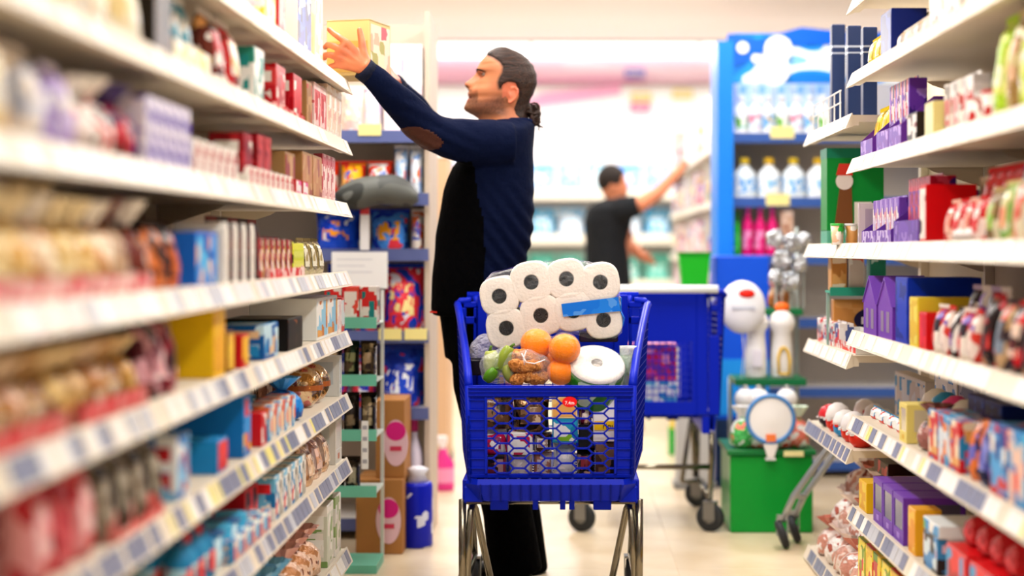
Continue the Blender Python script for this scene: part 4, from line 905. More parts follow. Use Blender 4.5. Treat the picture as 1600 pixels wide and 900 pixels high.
# paper towel in green wrap
pt = empty('paper_towel_roll', at(933, 590, 5.06)); g(pt, 'large white paper towel roll in green wrap at cart front right', 'paper towel'); O = pt.location
mx = Matrix.Translation(at(933, 566, 5.03)) @ Matrix.Rotation(math.radians(8), 4, 'Y') @ Matrix.Rotation(math.radians(36), 4, 'X')
prof = [(.018, -.03), (.018, -.002), (.07, 0), (.083, -.004), (.087, -.012), (.087, -.02)]
MB().lathe(prof, 40, cap=True).xf(mx).build('paper_roll', PAPER, pt, smooth=True, origin=O)
MB().lathe([(.0875, -.012), (.0885, -.03), (.0885, -.12), (.08, -.125)], 40, cap=False).xf(mx).build('green_wrap', art(('2a8a28', '2a8a28', '58b040', 'd8f0d0'), 25, 4, .3), pt, smooth=True, origin=O)
MB().lathe([(.0175, -.028), (.0175, -.001)], 20, cap=False).xf(mx).build('cardboard_core', M('a8a098', .7), pt, smooth=True, origin=O)
MB().lathe([(.0001, .0045), (.06, .0045), (.086, -.004), (.0895, -.02)], 40, cap=False).xf(mx).build('clear_film', film('ffffff', .05, .1, 1.), pt, smooth=True, origin=O)
# dark wrapped pack left, and a clear cup at right
o = MB().box(-.05, .05, -.05, .05, 0, .05).build('dark_tray_pack', M('241c28', .3), bevel=.004); o.location = at(758, 585, 5.30); g(o, 'dark tray pack in clear wrap at the left basket wall', 'food pack')
q = MB(); rings = []
for k, (a, z) in enumerate([(.045, .05), (.055, .07), (.045, .10), (.02, .125), (.006, .13)]):
    rings.append([(a * (1 + .2 * noise.noise(Vector((j, k, 1)))) * math.cos(2 * PI * j / 20), a * (1 + .2 * noise.noise(Vector((j, k, 5)))) * math.sin(2 * PI * j / 20), z) for j in range(20)])
q.loft(rings).build('crinkled_film', film('f0ecf6', .35, .1, 1.5), o, smooth=True)
o = MB().lathe([(.022, 0), (.026, .005), (.03, .11), (.03, .12)], 18).build('clear_cup', film('f4f8f4', .5, .12, .6), smooth=True); o.location = at(983, 601, 5.12); g(o, 'whitish clear cup squeezed at the right basket wall', 'cup')
MB().lathe([(.027, .03), (.0275, .09)], 18, cap=False).build('green_label', M('9ac8a0', .4), o)
# packs seen through the mesh : x, y(top), x2, y2(bottom), kind, colours
def pack(x0, y0, x1, y1, Y, d, kind, c, label, cat='carton', rz=0):
    s = F / Y; w_ = (x1 - x0) / s; h_ = (y1 - y0) / s
    o = product(kind, w_, d, h_, c); p = at((x0 + x1) / 2, y1, Y); o.location = (p.x, Y + d / 2, p.z); o.rotation_euler = (0, 0, rz); g(o, label + ' inside the blue cart', cat); return o
yl = 745
pack(748, 712, 790, yl, 5.04, .1, 'carton', ('4a3430', '2a1c20', '8a3a48', 'c8a0a0'), 'dark brown low carton lower left')
pack(748, 672, 792, 711, 5.04, .1, 'pouch', ('f0ecea', 'c8285a', 'd8d4d8', '8a2a6a'), 'white and magenta pouch left', 'pouch')
pack(750, 620, 800, 671, 5.04, .1, 'pouch', ('3a2c24', '6a4a30', '1c1612', '8a6a50'), 'dark brown pouch upper left', 'pouch')
pack(793, 712, 832, yl, 5.035, .1, 'pouch', ('e8e4e2', 'f4f0ee', 'a03060', 'c8c0c0'), 'white crinkled pouch low', 'pouch')
pack(793, 677, 832, 711, 5.035, .1, 'carton', ('f0eeea', 'f4f2ee', 'c82a5a', '7a2a78'), 'white carton with magenta print')
pack(801, 620, 858, 676, 5.05, .12, 'foil', ('5a4230', '8a6a4c', '2a2018', 'c8b090'), 'brown foil bag upper middle', 'foil bag')
pack(833, 708, 862, yl, 5.04, .1, 'pouch', ('b88070', 'e8d8d0', '7a4a50', 'c8c0c8'), 'pinkish patterned pouch', 'pouch')
pack(833, 677, 862, 707, 5.04, .1, 'foil', ('d8d4d0', '6a4a38', 'f0ece8', 'a89088'), 'silver and brown pouch', 'pouch')
pack(863, 655, 903, 692, 5.03, .1, 'plain', ('1890b8', 'f4f4f0', '30a8c8', '8ac030', '1890b8'), 'turquoise carton with white and green print')
pack(862, 620, 902, 654, 5.035, .1, 'plain', ('f0d8a0', 'f0c878', 'f6ecd8', 'e8b060'), 'cream and golden carton')
pack(864, 693, 900, yl, 5.04, .1, 'pouch', ('eceae8', 'd8d8dc', 'b04a50', 'f4f0ee'), 'white and red pouch lower middle', 'pouch')
pack(901, 700, 930, yl, 5.05, .1, 'pouch', ('8a5a50', '2a2020', 'c8a8a0', 'a04048'), 'dark pink and black pouch', 'pouch')
pack(904, 620, 925, 664, 5.04, .08, 'foil', ('5a2468', 'd8b8a0', 'a02a4a', 'f0e0d0'), 'purple foil bag', 'foil bag')
pack(904, 665, 928, 699, 5.05, .08, 'plain', ('141418', '242428', '1a1a20'), 'black carton')
an = pack(927, 620, 988, 690, 5.035, .1, 'plain', ('e9e4e4', 'ece8e8', 'f4f0f0'), 'white carton with yellow lettered band')
pack(931, 692, 988, yl, 5.04, .1, 'carton', ('5a3a30', '8a6a58', '2a2020', 'c8b8a8'), 'brown patterned carton lower right')
hw_ = 61 / (F / 5.035)
MB().box(-hw_ / 2 + .003, hw_ / 2 - .003, -.0535, -.0515, .035, .062).build('yellow_band', M('f0c818', .4), an)
text('rinu', .024, an, M('4a1c10', .5), (-.012, -.0545, .047), name='lettering')
text('Ann', .022, an, M('7a1c18', .5), (.038, -.0545, .052), name='lettering')
o = MB().lathe([(.0001, 0), (.0205, 0), (.0215, .0015), (.0215, .003), (.0001, .003)], 24, sy=.72).xf(Matrix.Rotation(PI / 2, 4, 'X')).build('red_sticker', M('e01820', .3)); o.location = at(890, 628, 4.868); g(o, 'small red oval sticker with white lettering on the cart mesh', 'sticker')
text('7.4m', .014, o, M('ffffff', .5), (0, -.0035, -.003), name='lettering')

# ------------------------------------------------------------------ end display left (detergent) behind the left shelves
def endcap(name, label, X0, X1, Y, depth, zt, shelves, mat_edge, mat_back, sides=None):
    e = empty(name, ((X0 + X1) / 2, Y, 0)); tag(e, label, 'shelving'); O = e.location
    MB().box(X0, X1, Y + depth - .02, Y + depth, 0, zt).build('back_panel', mat_back, e, origin=O)
    for x in (X0, X1 - .02): MB().box(x, x + .02, Y + .03, Y + depth - .021, 0, zt).build('side_panel', sides or mat_back, e, origin=O)
    for z in shelves:
        s = MB().box(X0 + .021, X1 - .021, Y + .004, Y + depth - .021, z - .025, z).build('shelf', M('e8e4e0', .5), e, origin=O)
        MB().box(X0 + .001, X1 - .001, Y - .004, Y + .003, z - .045, z + .004).build('shelf_edge', mat_edge, s, origin=O)
    return e
def ptag(parent, px, py, Y, w_, h_, mat, name='price_tag'):
    c = at(px, py, Y); L = parent.matrix_world.translation if False else parent.location
    return MB().box(c.x - w_ / 2, c.x + w_ / 2, Y - .008, Y - .0045, c.z - h_ / 2, c.z + h_ / 2).build(name, mat, parent, origin=L)
NAVE = M('6a74a4', .4); YT = M('f2e6a0', .4)
EY = 6.6
ec = endcap('end_display', 'tall detergent end display beyond the left shelves', -1.62, -.545, EY, .45, 2.1, [1.62, 1.37, 1.15, .825, .52, .08], NAVE, M('cfc0b0', .6))
for x, y in ((578, 203), (650, 522), (610, 522)): ptag(ec, x, y, EY, .09, .045, YT)
def prow(px0, px1, py, ytop, Y, n, kind, c, desc, where, cat, d=.12, zs=None, yoff=.02):
    s = F / (Y + yoff); z = zs if zs is not None else CH + (HY - py) / s; w_ = (px1 - px0) / s / n
    for i in range(n):
        cc = c[i % len(c)] if isinstance(c[0], (tuple, list)) else c
        h_ = CH + (HY - ytop) / s - z
        o = product(kind, w_ * .96, d, h_, cc); x = ((px0 + (i + .5) * (px1 - px0) / n) - HX) / s
        o.location = (x, Y + yoff + d / 2, z + .0006); o.name = o.name
        REGX.append((o, desc, where, cat, x))
REGX = []
W1 = 'on the left end display'
prow(482, 530, 0, 130, EY, 1, 'pouch', ('f2e2b8', 'f0c87c', WH, '2a9a7a'), 'cream and yellow pack', 'near top ' + W1, 'pack', zs=1.62)
prow(532, 598, 0, 132, EY, 2, 'pouch', (('f3f0ec', 'e8c8c4', 'dfe4ee', 'f0e0c0'), (WH, 'e8d8f0', 'f0e0e0', 'c8d0e8')), 'white pale pack', 'near top ' + W1, 'pack', zs=1.62)
prow(600, 660, 0, 70, EY, 2, 'carton', ((WH, 'f2e8f0', 'e4c8e0', 'd8dcec'), ('f4f2f2', 'f0ecec', 'e8d4dc', 'd0d4e0')), 'tall white and lilac pack', 'near top ' + W1, 'pack', zs=1.62)
prow(484, 612, 0, 250, EY, 3, 'pouch', (('f04c30', 'f4f0f0', 'f8b020', '6a8ad8'), ('e84838', 'f8c020', 'f0f0f4', '4a78d0')), 'red topped white detergent bag', W1, 'detergent bag', zs=1.37, d=.18)
prow(612, 661, 0, 225, EY, 2, 'pouch', (('f0f0f4', 'a8c8ec', 'f06048', 'd8e4f4'), ('f4f4f6', 'e8f0f8', '98b8e8', 'f08050')), 'white and pale blue detergent bag', W1, 'detergent bag', zs=1.37, d=.18)
DET = (('1848c8', '2a60e0', 'e8f0fa', 'f0a020'), ('1a3cb8', 'e04850', '3070e8', 'f4f4fa'))
prow(486, 560, 0, 326, EY, 1, 'pouch', DET[0], 'large blue detergent bag', 'upper left ' + W1, 'detergent bag', zs=1.15, d=.22)
prow(572, 638, 0, 326, EY, 1, 'pouch', ('1a44c0', '58a0f0', 'e84858', 'f4b030'), 'large blue and white detergent bag', 'upper right ' + W1, 'detergent bag', zs=1.15, d=.22)
prow(639, 661, 0, 326, EY, 1, 'pouch', ('f0e8e0', 'f08040', 'f4f0f0', '3a60c8'), 'white and orange detergent bag', 'upper right ' + W1, 'detergent bag', zs=1.15, d=.2)
prow(505, 590, 0, 412, EY, 2, 'pouch', DET, 'blue detergent bag', 'in the middle of the left end display', 'detergent bag', zs=.825, d=.22)
prow(590, 662, 0, 412, EY, 1, 'pouch', ('2048c0', 'e84050', 'e8e8f4', 'f0e0a0'), 'blue red and white detergent bag', 'right middle ' + W1, 'detergent bag', zs=.825, d=.24)
prow(500, 585, 0, 541, EY, 2, 'pouch', (('e84058', '2450c8', 'f0f0f8', '3a70e0'), ('2048c0', 'e04858', '4a80e8', 'f0f0f8')), 'blue and red detergent bag', 'low ' + W1, 'detergent bag', zs=.52, d=.24)
prow(585, 662, 0, 541, EY, 1, 'pouch', ('1c40b8', '2a58d8', 'e84050', 'f0f4fa'), 'large blue detergent bag with red print', 'low ' + W1, 'detergent bag', zs=.52, d=.26)
prow(600, 661, 0, 650, EY, 2, 'bottle', (('1c2a90', 'f0f0f4', '2a3ab0', 'e04a90'), ('e8e0f0', 'd03a88', 'c8c0e0', '2a3ab0')), 'dark blue bottle', 'lowest ' + W1, 'bottle', zs=.08, d=.1)
# dark draped bags
m = MB()
cb = at(590, 306, EY - .02)
rings = []
for k in range(13):
    t = k / 12; x = (530 + 125 * t); rr = (7 + 19 * math.sin(PI * t) ** .6 + 3 * math.sin(9 * t)) / 394
    c = at(x, 312 - 8 * math.sin(PI * t) + 3 * math.sin(7 * t), EY + .0)
    rings.append([(c.x, c.y - .075 + .06 * math.cos(q) * (1 + .2 * math.sin(5 * t)), c.z + .012 + rr * math.sin(q)) for q in [2 * PI * j / 12 for j in range(12)]])
o = m.loft(rings).build('folded_bag', art(('5a5c5a', '6e706c', '484a48', '7a7c78'), 5, 3, .5), smooth=True); g(o, 'grey black bag draped over blue bags ' + W1, 'bag')
# white paper sign and strip
o = MB().box(-.11, .11, -.0015, .0015, -.072, .072).build('paper_sign', M('f3f2f2', .6)); o.location = at(562, 422, EY - .05); g(o, 'white paper price sign hanging in front of the blue detergent', 'sign')
for k in range(3): MB().box(-.09, .05 - .03 * (k % 2), -.0025, -.0016, .04 - k * .025, .044 - k * .025).build('printed_line', M('d8d8de', .6), o)
o = MB().box(-.018, .018, -.002, .002, -.09, .09).build('hanging_strip', M('f0eef0', .5)); o.location = at(570, 355, EY - .05); g(o, 'narrow white vertical strip between two blue detergent bags', 'strip')
MB().box(-.018, .018, -.003, -.002, .05, .085).build('red_print', M('e05058', .5), o)

# mint trimmed tray tower between shelves and the end display
MINT = M('7cc8b0', .4); TY = 5.9
tw = empty('tray_tower', (at(540, 0, TY).x, TY, 0)); tag(tw, 'slim display tower with mint green trays beyond left shelves', 'display stand'); O = tw.location
xa, xb = at(500, 0, TY).x, at(588, 0, TY).x
for x in (xa, xb - .012): MB().box(x, x + .012, TY + .24, TY + .252, 0, 1.0).build('post', M('e8e8e4', .4), tw, origin=O)
tz = [CH + (HY - y) * TY / F for y in (508, 598, 684, 772, 860)]
for z in tz[:4]:
    t_ = MB().box(xa, xb, TY + .012, TY + .24, z, z + .006).build('tray', M('dfe8e2', .5), tw, origin=O)
    MB().box(xa, xb, TY, TY + .01, z - .012, z + .028).build('mint_edge', MINT, t_, origin=O)
MB().box(xa, xb, TY, TY + .24, 0, .03).build('base', MINT, tw, origin=O)
def pr2(x0, x1, z, h_, n, kind, c, desc, where, cat, Y=TY, d=.1, yoff=.02):
    w_ = (at(x1, 0, Y).x - at(x0, 0, Y).x) / n
    for i in range(n):
        cc = c[i % len(c)] if isinstance(c[0], (tuple, list)) else c
        o = product(kind, w_ * .96, d, h_, cc); x = at(x0, 0, Y).x + w_ * (i + .5); o.location = (x, Y + yoff + d / 2, z + .0006); REGX.append((o, desc, where, cat, x))
TT = 'on the mint tray tower'
pr2(505, 588, tz[0] + .006, .13, 3, 'carton', (('e8e0d8', 'd83a38', '2a8a88', 'f0f0ec'), ('d8303a', 'f0e8e0', 'e86050', WH)), 'white and red carton', 'top ' + TT, 'carton')
pr2(505, 586, tz[1] + .006, .14, 3, 'foil', (('3a2c28', '6a5a40', '1c1a18', 'a89070'), ('2a3a28', '5a4a38', '1a1814', '8a8a60')), 'dark brown and green pack', 'second row ' + TT, 'pack')
pr2(505, 586, tz[2] + .006, .15, 3, 'foil', (('2c241c', '7a6a50', '141210', 'b8a888'), ('38302a', '584a3c', '1c1814', '8a7a60')), 'black and bronze pack', 'third row ' + TT, 'pack')
pr2(510, 560, tz[3] + .006, .12, 2, 'foil', (('4a4034', '2a2420', '8a7a60', 'b0a890'),), 'dark grey pack', 'lowest row ' + TT, 'pack')
o = MB().box(-.012, .012, -.002, .002, 0, .17).build('label_strip', M('f2f2f0', .5)); o.location = (xb - .04, TY - .004, tz[2] - .11); g(o, 'white vertical label strip hanging off the mint tray', 'label strip')
for k in range(4): MB().box(-.008, .008, -.003, -.002, .02 + k * .04, .034 + k * .04).build('printed_mark', M('b0b0b8', .5), o)
# cardboard boxes
KR = M('b98650', .65); CY = 6.28
for (x0, x1, y0, y1, lab, Yc) in [(556, 629, 738, 855, 'lower of two brown cardboard boxes with pink oval label', CY), (587, 632, 615, 737, 'upper of two brown cardboard boxes with pink oval label', CY + .03)]:
    s = F / Yc; w_ = (x1 - x0) / s; h_ = (y1 - y0) / s; zb_ = 0.0 if y1 > 800 else 0.0
    z0 = 0.0 if y1 > 800 else (855 - 738) / (F / CY) + .001
    o = MB().box(-w_ / 2, w_ / 2, 0, .26, 0, h_).build('cardboard_box', KR, bevel=.002); o.location = (at((x0 + x1) / 2, 0, Yc).x, Yc, z0); g(o, lab, 'box')
    MB().box(-w_ / 2 + .001, w_ / 2 - .001, .12, .14, h_ + .0002, h_ + .0012).build('packing_tape', M('c89c68', .3), o)
    ex = w_ * .2
    MB().lathe([(.0001, 0), (1, 0), (1, .0015), (.0001, .0015)], 28).xf(Matrix.Translation((ex, -.0002, h_ * .45)) @ Matrix.Rotation(PI / 2, 4, 'X') @ Matrix.Diagonal((.047, .088, 1, 1))).build('oval_label', M('f0ccd8', .4), o)
    MB().lathe([(.0001, 0), (1, 0), (1, .001), (.0001, .001)], 28).xf(Matrix.Translation((ex, -.0018, h_ * .45 + .045)) @ Matrix.Rotation(PI / 2, 4, 'X') @ Matrix.Diagonal((.038, .036, 1, 1))).build('magenta_patch', M('e02a90', .4), o)
    MB().box(ex - .022, ex + .022, -.004, -.0029, h_ * .45 - .03, h_ * .45 - .012).build('printed_line', M('d8486a', .5), o)
# blue cylinder package, pink bottle, white bottle
s = F / 6.45
o = MB().lathe([(.056, 0), (.06, .01), (.06, .235), (.055, .25)], 24).build('blue_roll_pack', art(('1a2ac0', '1a2ac0', '2436d0', 'e0e4f8'), 14, 5, .3), smooth=True); o.location = at(652, 0, 6.45) * 1; o.location.z = 0; g(o, 'royal blue round pack standing on floor beside cardboard boxes', 'pack')
MB().lathe([(.045, .25), (.03, .28), (.045, .30), (.02, .31)], 16).build('crumpled_top', M('e8e8f2', .4), o, smooth=True)
def spray(x, y, Y, h_, c, lab, capc):
    o = MB().lathe([(.05, 0), (.055, .01), (.055, h_ * .5), (.022, h_ * .68), (.02, h_ * .78)], 18, sy=.7).build('spray_bottle', M(c, .3), smooth=True); o.location = at(x, y, Y); o.location.z = 0; g(o, lab, 'bottle')
    MB().box(-.04, .02, -.015, .015, h_ * .84, h_).box(-.015, .015, -.015, .015, h_ * .76, h_ * .86).box(-.034, -.026, -.004, .004, h_ * .68, h_ * .85).build('trigger_head', M(capc, .35), o, bevel=.004)
    MB().lathe([(.0555, h_ * .15), (.0555, h_ * .42)], 18, sy=.7, cap=False).build('label', M('f4a8d0', .4), o)
spray(692, 765, 7.95, .26, 'e84aa0', 'pink cleaner bottle standing on the floor beyond the left display', 'f4f0f4')
spray(668, 765, 7.95, .24, '3a50c8', 'small blue cleaner bottle beside the pink one on the floor', 'f4f0f4')
# tan wooden post panel of the next shelf run
o = MB().box(-.045, .045, 0, .4, 0, 1.62).build('shelf_end_post', M('d9b998', .6)); o.location = (at(686, 0, 8.7).x, 8.7, 0); g(o, 'tall tan end post of shelving left of the man', 'post')
MB().box(-.045, .045, .0, .4, 1.621, 1.635).build('post_cap', M('c8a888', .6), o)
MB().box(-.05, .05, -.004, .4, 0, .0 + .06).build('kick_plate', M('8a7a6a', .6), o)
# ------------------------------------------------------------------ blue end display on the right, behind the right shelves
BY = 8.4; BL = M('1a8ce8', .4)
X0, X1 = at(1122, 0, BY).x, 1.95
be = endcap('end_display', 'bright blue end display with picture header behind right shelves', X0, X1, BY, .45, 2.2, [1.735, 1.41, 1.12, .80, .45, .08], M('4468ac', .4), M('cdc3b6', .6), BL)
O = be.location
MB().box(X0 - .005, X0 + .075, BY - .03, BY + .029, 0, 2.2).build('blue_pillar', BL, be, origin=O)
MB().box(X0 + .076, X1, BY - .01, BY + .02, 1.99, 2.24).build('picture_header', art(('1a84dc', '2a9cf0', 'e8f4fc', 'f8fbfe', '8cc8f4'), 3.2, 6, .35, stretch=(1, 1, 1.4)), be, origin=O)
m = MB().prism([(X0 + .02, 2.10), (X0 + .05, 2.24), (X0 + .2, 2.21), (X0 + .42, 2.27), (X0 + .7, 2.24), (X1, 2.26), (X1, 2.19), (X0 + .3, 2.18), (X0 + .1, 2.08)], BY - .016, BY - .011); m.build('blue_splash', M('0c6cd8', .35), be, origin=O)
for i, (x, y, r) in enumerate([(1160, 75, .03), (1180, 92, .022), (1215, 78, .07), (1208, 110, .08)]):
    c = at(x, y, BY); MB().lathe([(.0001, 0), (r, 0), (r, .004), (.0001, .004)], 20).xf(Matrix.Translation((c.x, BY - .016 - .004 * i, c.z)) @ Matrix.Rotation(PI / 2, 4, 'X')).build('white_splash', M('f2f6fa', .4), be, origin=O)
for (x, y) in ((1222, 207), (1215, 312)): ptag(be, x, y, BY, .12, .06, YT)
W2 = 'on the blue end display'
prow(1148, 1300, 0, 148, BY, 7, 'bottle', (('f4f6f8', 'f8f8f8', 'a8d8f0', '78b850'), ('f0f4fa', 'f8f8f8', 'f0a0b8', 'd8e8f8'), ('eef2f8', 'f8f8f8', '80b8e8', 'e8c060')), 'white detergent bottle', 'on top shelf of the blue end display', 'bottle', zs=1.735, d=.08)
prow(1150, 1300, 0, 118, BY, 5, 'carton', (('f4f8fc', 'd8ecf8', 'f8f8fa', 'a0d0f0'),), 'tall white pack behind the bottles', W2, 'pack', zs=1.735, d=.1, yoff=.14)
prow(1146, 1300, 0, 246, BY, 4, 'bottle', (('e8f2fa', 'f0d23c', '68b4ec', 'f4f8fa'), ('f0f6fc', 'f0c838', '80c4f0', 'f4f4f4')), 'pale blue jug with yellow cap', 'second shelf ' + W2, 'bottle', zs=1.41, d=.12)
prow(1147, 1158, 0, 330, BY, 1, 'bottle', ('38c048', '2aa03a', '58d860', 'c8f0c8'), 'green bottle', 'third shelf ' + W2, 'bottle', zs=1.12, d=.06)
prow(1160, 1218, 0, 322, BY, 3, 'bottle', (('e81c84', 'f060a8', 'f8a0c8', 'c81070'),), 'magenta bottle', 'third shelf ' + W2, 'bottle', zs=1.12, d=.08)
prow(1220, 1240, 0, 330, BY, 1, 'carton', ('d8b8a0', 'c8a088', 'e8d0c0', 'b88870'), 'tan pack', 'third shelf ' + W2, 'pack', zs=1.12, d=.08)
# blue dump bin
o = MB().box(-.13, .13, 0, .3, 0, 1.12).build('blue_bin', M('1560e0', .4), bevel=.004); o.location = (at(1160, 0, 8.05).x, 8.05, 0); g(o, 'tall plain blue cardboard bin left of the snowman style bottles', 'bin')
MB().box(-.128, .128, -.004, -.001, .35, .62).build('lighter_panel', M('2a9cf0', .4), o); MB().box(-.128, .128, -.004, -.001, 0, .33).build('dark_base', M('1c3860', .5), o)
o = MB().prism([(-.06, 0), (.06, 0), (.075, .16), (-.075, .16)], 0, .12).build('green_bucket', M('20b428', .4)); o.location = (at(1086, 0, 8.0).x, 8.0, .97 - .0); g(o, 'bright green tub on a grey stand behind the parked cart', 'tub')
MB().box(-.08, .08, -.006, .126, .155, .168).build('tub_rim', M('1a9a22', .4), o)
o2 = MB().box(-.09, .09, 0, .14, 0, .968).build('grey_stand', M('c8c8c8', .5)); o2.location = (o.location.x, 7.99, 0); g(o2, 'slim pale stand under the green tub', 'stand'); MB().box(-.1, .1, -.01, .15, 0, .03).build('foot', M('9a9a9a', .5), o2)
o = MB().box(-.085, .085, 0, .14, 0, .15).build('green_crate', M('22b43c', .4), bevel=.004); o.location = (at(1070, 0, 9.3).x, 9.3, 0); g(o, 'small green crate on the floor seen under parked cart', 'crate')
MB().box(-.08, .12, -.004, .02, .151, .2).build('yellow_flap', M('f0d428', .4), o)

# ------------------------------------------------------------------ seasonal tower with the green bin
GY = 6.75; sG = F / GY
xg0, xg1 = at(1141, 0, GY).x, 1.0
gh = .335
o = empty('green_bin', (xg0, GY, 0)); g(o, 'large glossy green bin on the floor at right', 'bin'); O = o.location
GR = M('0f9a3c', .3)
MB().box(xg0, xg1, GY, GY + .4, 0, gh - .02).build('bin_body', GR, o, origin=O, bevel=.006)
MB().box(xg0 - .012, xg1 + .012, GY - .012, GY + .412, gh - .02, gh + .002).build('bin_rim', M('1a7a40', .35), o, origin=O, bevel=.003)
MB().box(xg1 - .12, xg1 - .04, GY - .018, GY - .013, gh - .022, gh + .0).build('price_label', M('f0e8b0', .4), o, origin=O)
# candy bags heaped in front, with a big round plate shaped pack
WB = 'heaped on the green bin'
for i, (x, y, w_, h_, c, lab) in enumerate([
    (1160, 698, .11, .15, ('f0f0ee', '58b868', 'f0887a', 'e8e8ea'), 'clear bag with white and green candy'),
    (1186, 698, .11, .12, ('f08070', 'f4f0ee', '60b870', 'e86050'), 'orange red candy bag'),
    (1218, 698, .11, .12, ('e86850', 'f0f0f0', '48a860', 'f0a090'), 'red and green candy bag'),
    (1245, 698, .1, .15, ('f4f2f0', 'e88878', '48a058', 'd8e8d8'), 'white and salmon candy bag')]):
    o = product('tied', w_, .1, h_ + .02, c); p = at(x, y, GY + .1); o.location = (p.x, GY + .08, gh + .003); g(o, lab + ' heaped on the green bin', 'candy bag')
for i, (x, y, lab) in enumerate([(1165, 623, 'left'), (1186, 618, 'second'), (1230, 620, 'right')]):
    o = MB().ball((0, 0, .045), .045, .045, .045, 18, 12).build('white_ornament', M('f4f4f4', .3), smooth=True); p = at(x, y, GY + .25); o.location = (p.x, GY + .27, gh + .14); g(o, f'{lab} white ball topped pack above the green bin', 'ornament')
    MB().lathe([(.01, .088), (.012, .1), (.004, .104)], 10).build('ornament_cap', M('c8c8c8', .3, .7), o)
    MB().lathe([(.035, -.137), (.035, -.02), (.02, .012)], 14).build('white_stem', M('eceae8', .5), o)
pc = at(1204, 655, GY - .02)
rot = Matrix.Rotation(PI / 2, 4, 'X')
o = MB().lathe([(.0001, 0), (.088, 0), (.088, .006), (.0001, .012)], 32).xf(rot).build('round_plate_pack', M('eceae8', .45), smooth=False); o.location = pc; g(o, 'white round pack with blue rim propped before the bin candy', 'gift pack')
m = MB(); m.tube([(.094 * math.cos(t), -.004, .094 * math.sin(t)) for t in [2 * PI * k / 32 for k in range(32)]], .009, 8, closed=True, cap=False); m.build('blue_rim', M('5a90c8', .35), o, smooth=True)
MB().prism([(-.03, -.1), (.03, -.1), (.012, -.155), (-.012, -.155)], -.01, .01).build('pack_foot', M('e8e4e0', .4), o)
MB().box(-.02, .02, -.014, -.008, -.09, -.06).build('orange_motif', M('f08a50', .4), o)
MB().box(-.02, .02, -.01, .13, -.165, -.156).build('support', M('e0e0e0', .4), o)
# rear tiers : two white figure bottles on green tray, balloon, foil bunch
RY2 = 7.2; st = empty('seasonal_rack', (at(1205, 0, RY2).x, RY2, 0)); g(st, 'dark green tiered rack behind the green bin', 'display stand'); O = st.location
zt = CH + (HY - 592) * RY2 / F
for x, hp in ((at(1150, 0, RY2).x, zt - .01), (at(1204, 0, RY2).x, zt + .29), (at(1258, 0, RY2).x, 1.25)):
    MB().tube([(x, RY2 + .26, 0), (x, RY2 + .26, hp)], .009, 8).build('post', M('a8b0ac', .35, .6), st, origin=O, smooth=True)
for zz, nm in ((zt, 0), (zt - .30, 1), (zt + .30, 2)):
    MB().box(at(1196, 0, RY2).x if nm == 2 else at(1148, 0, RY2).x, at(1260, 0, RY2).x, RY2 + (.1 if nm == 2 else -.01), RY2 + .27, zz - .03, zz).build('tier', M('1c7a4c', .4), st, origin=O, bevel=.003)
for x, lab, capc in ((1181, 'left white plastic bottle with red top on the green rack', 'e04838'), (1222, 'right white plastic bottle with orange top and yellow arch', 'f07828')):
    o = MB().lathe([(.046, 0), (.05, .01), (.046, .12), (.040, .19), (.056, .215), (.058, .235), (.045, .265), (.018, .285)], 22, sx=.98, sy=.98).build('white_bottle', M('f0eeec', .35), smooth=True)
    o.location = (at(x, 0, RY2 + .06).x, RY2 + .06, zt + .0005); g(o, lab, 'bottle')
    MB().ball((0.0, 0, .295), .034, .026, .022, 14, 8).build('crumpled_top', M(capc, .4), o, smooth=True)
    o.scale = (1, 1, 1.04)
    if capc == 'f07828':
        m = MB(); m.tube([(-.022, -.06, .02), (-.024, -.056, .09), (-.012, -.052, .125), (.004, -.052, .13), (.018, -.052, .115), (.026, -.055, .08), (.024, -.06, .02)], .006, 8); m.tube([(-.02, -.06, .02), (.024, -.06, .02)], .005, 8); m.build('yellow_arch', M('f0c830', .4), o, smooth=True)
    else: MB().box(-.02, .02, -.062, -.05, .05, .12).build('pale_label', M('e4e0e8', .4), o)
pb = at(1160, 480, 7.2)
o = MB().ball((0, 0, 0), .10, .045, .115, 26, 16).build('foil_balloon', M('eaeaee', .2), smooth=True); o.location = pb; g(o, 'white round foil balloon with red motif left of the bottles', 'balloon')
MB().ball((.015, -.04, .06), .035, .008, .02, 12, 7).build('red_motif', M('e83020', .35), o, smooth=True)
MB().box(-.05, .05, -.047, -.044, -.008, .004).build('pale_lettering_band', M('c8ccd8', .4), o)
MB().tube([(0, .0, -.11), (0.01, .02, -.2), (.0, .1, -.36), (0, .1, -.6), (0, .1, -(pb.z))], .003, 6).build('balloon_stick', M('e0e0e0', .4), o, smooth=True)
SIL = M('c8ccd0', .18, .85, bump=.8, bscale=60)
zb3 = zt + .30
for i, (x, y, r) in enumerate([(1212, 372, .04), (1238, 380, .045), (1222, 405, .045), (1248, 412, .04), (1213, 432, .035), (1236, 440, .045), (1256, 375, .035)]):
    m = MB(); pts = []
    m.ball((0, 0, 0), r, r * .8, r, 12, 8); m.v = [tuple(Vector(p) * (1 + .35 * noise.noise(Vector(p) * 45 + Vector((i, 0, 0))))) for p in m.v]
    o = m.build('silver_bow', SIL, smooth=False); c = at(x, y, RY2 + .12); o.location = c; g(o, ['uppermost left', 'upper middle', 'centre', 'right', 'lower left', 'lowest', 'upper right'][i] + ' crinkled silver foil bow in the bunch on green rack', 'foil bow', 'silver foil bows on the green rack')
    MB().tube([(0, 0, -r * .8), (0, .01, -(c.z - zb3))], .003, 6).build('stem', M('b0b8b4', .4), o)
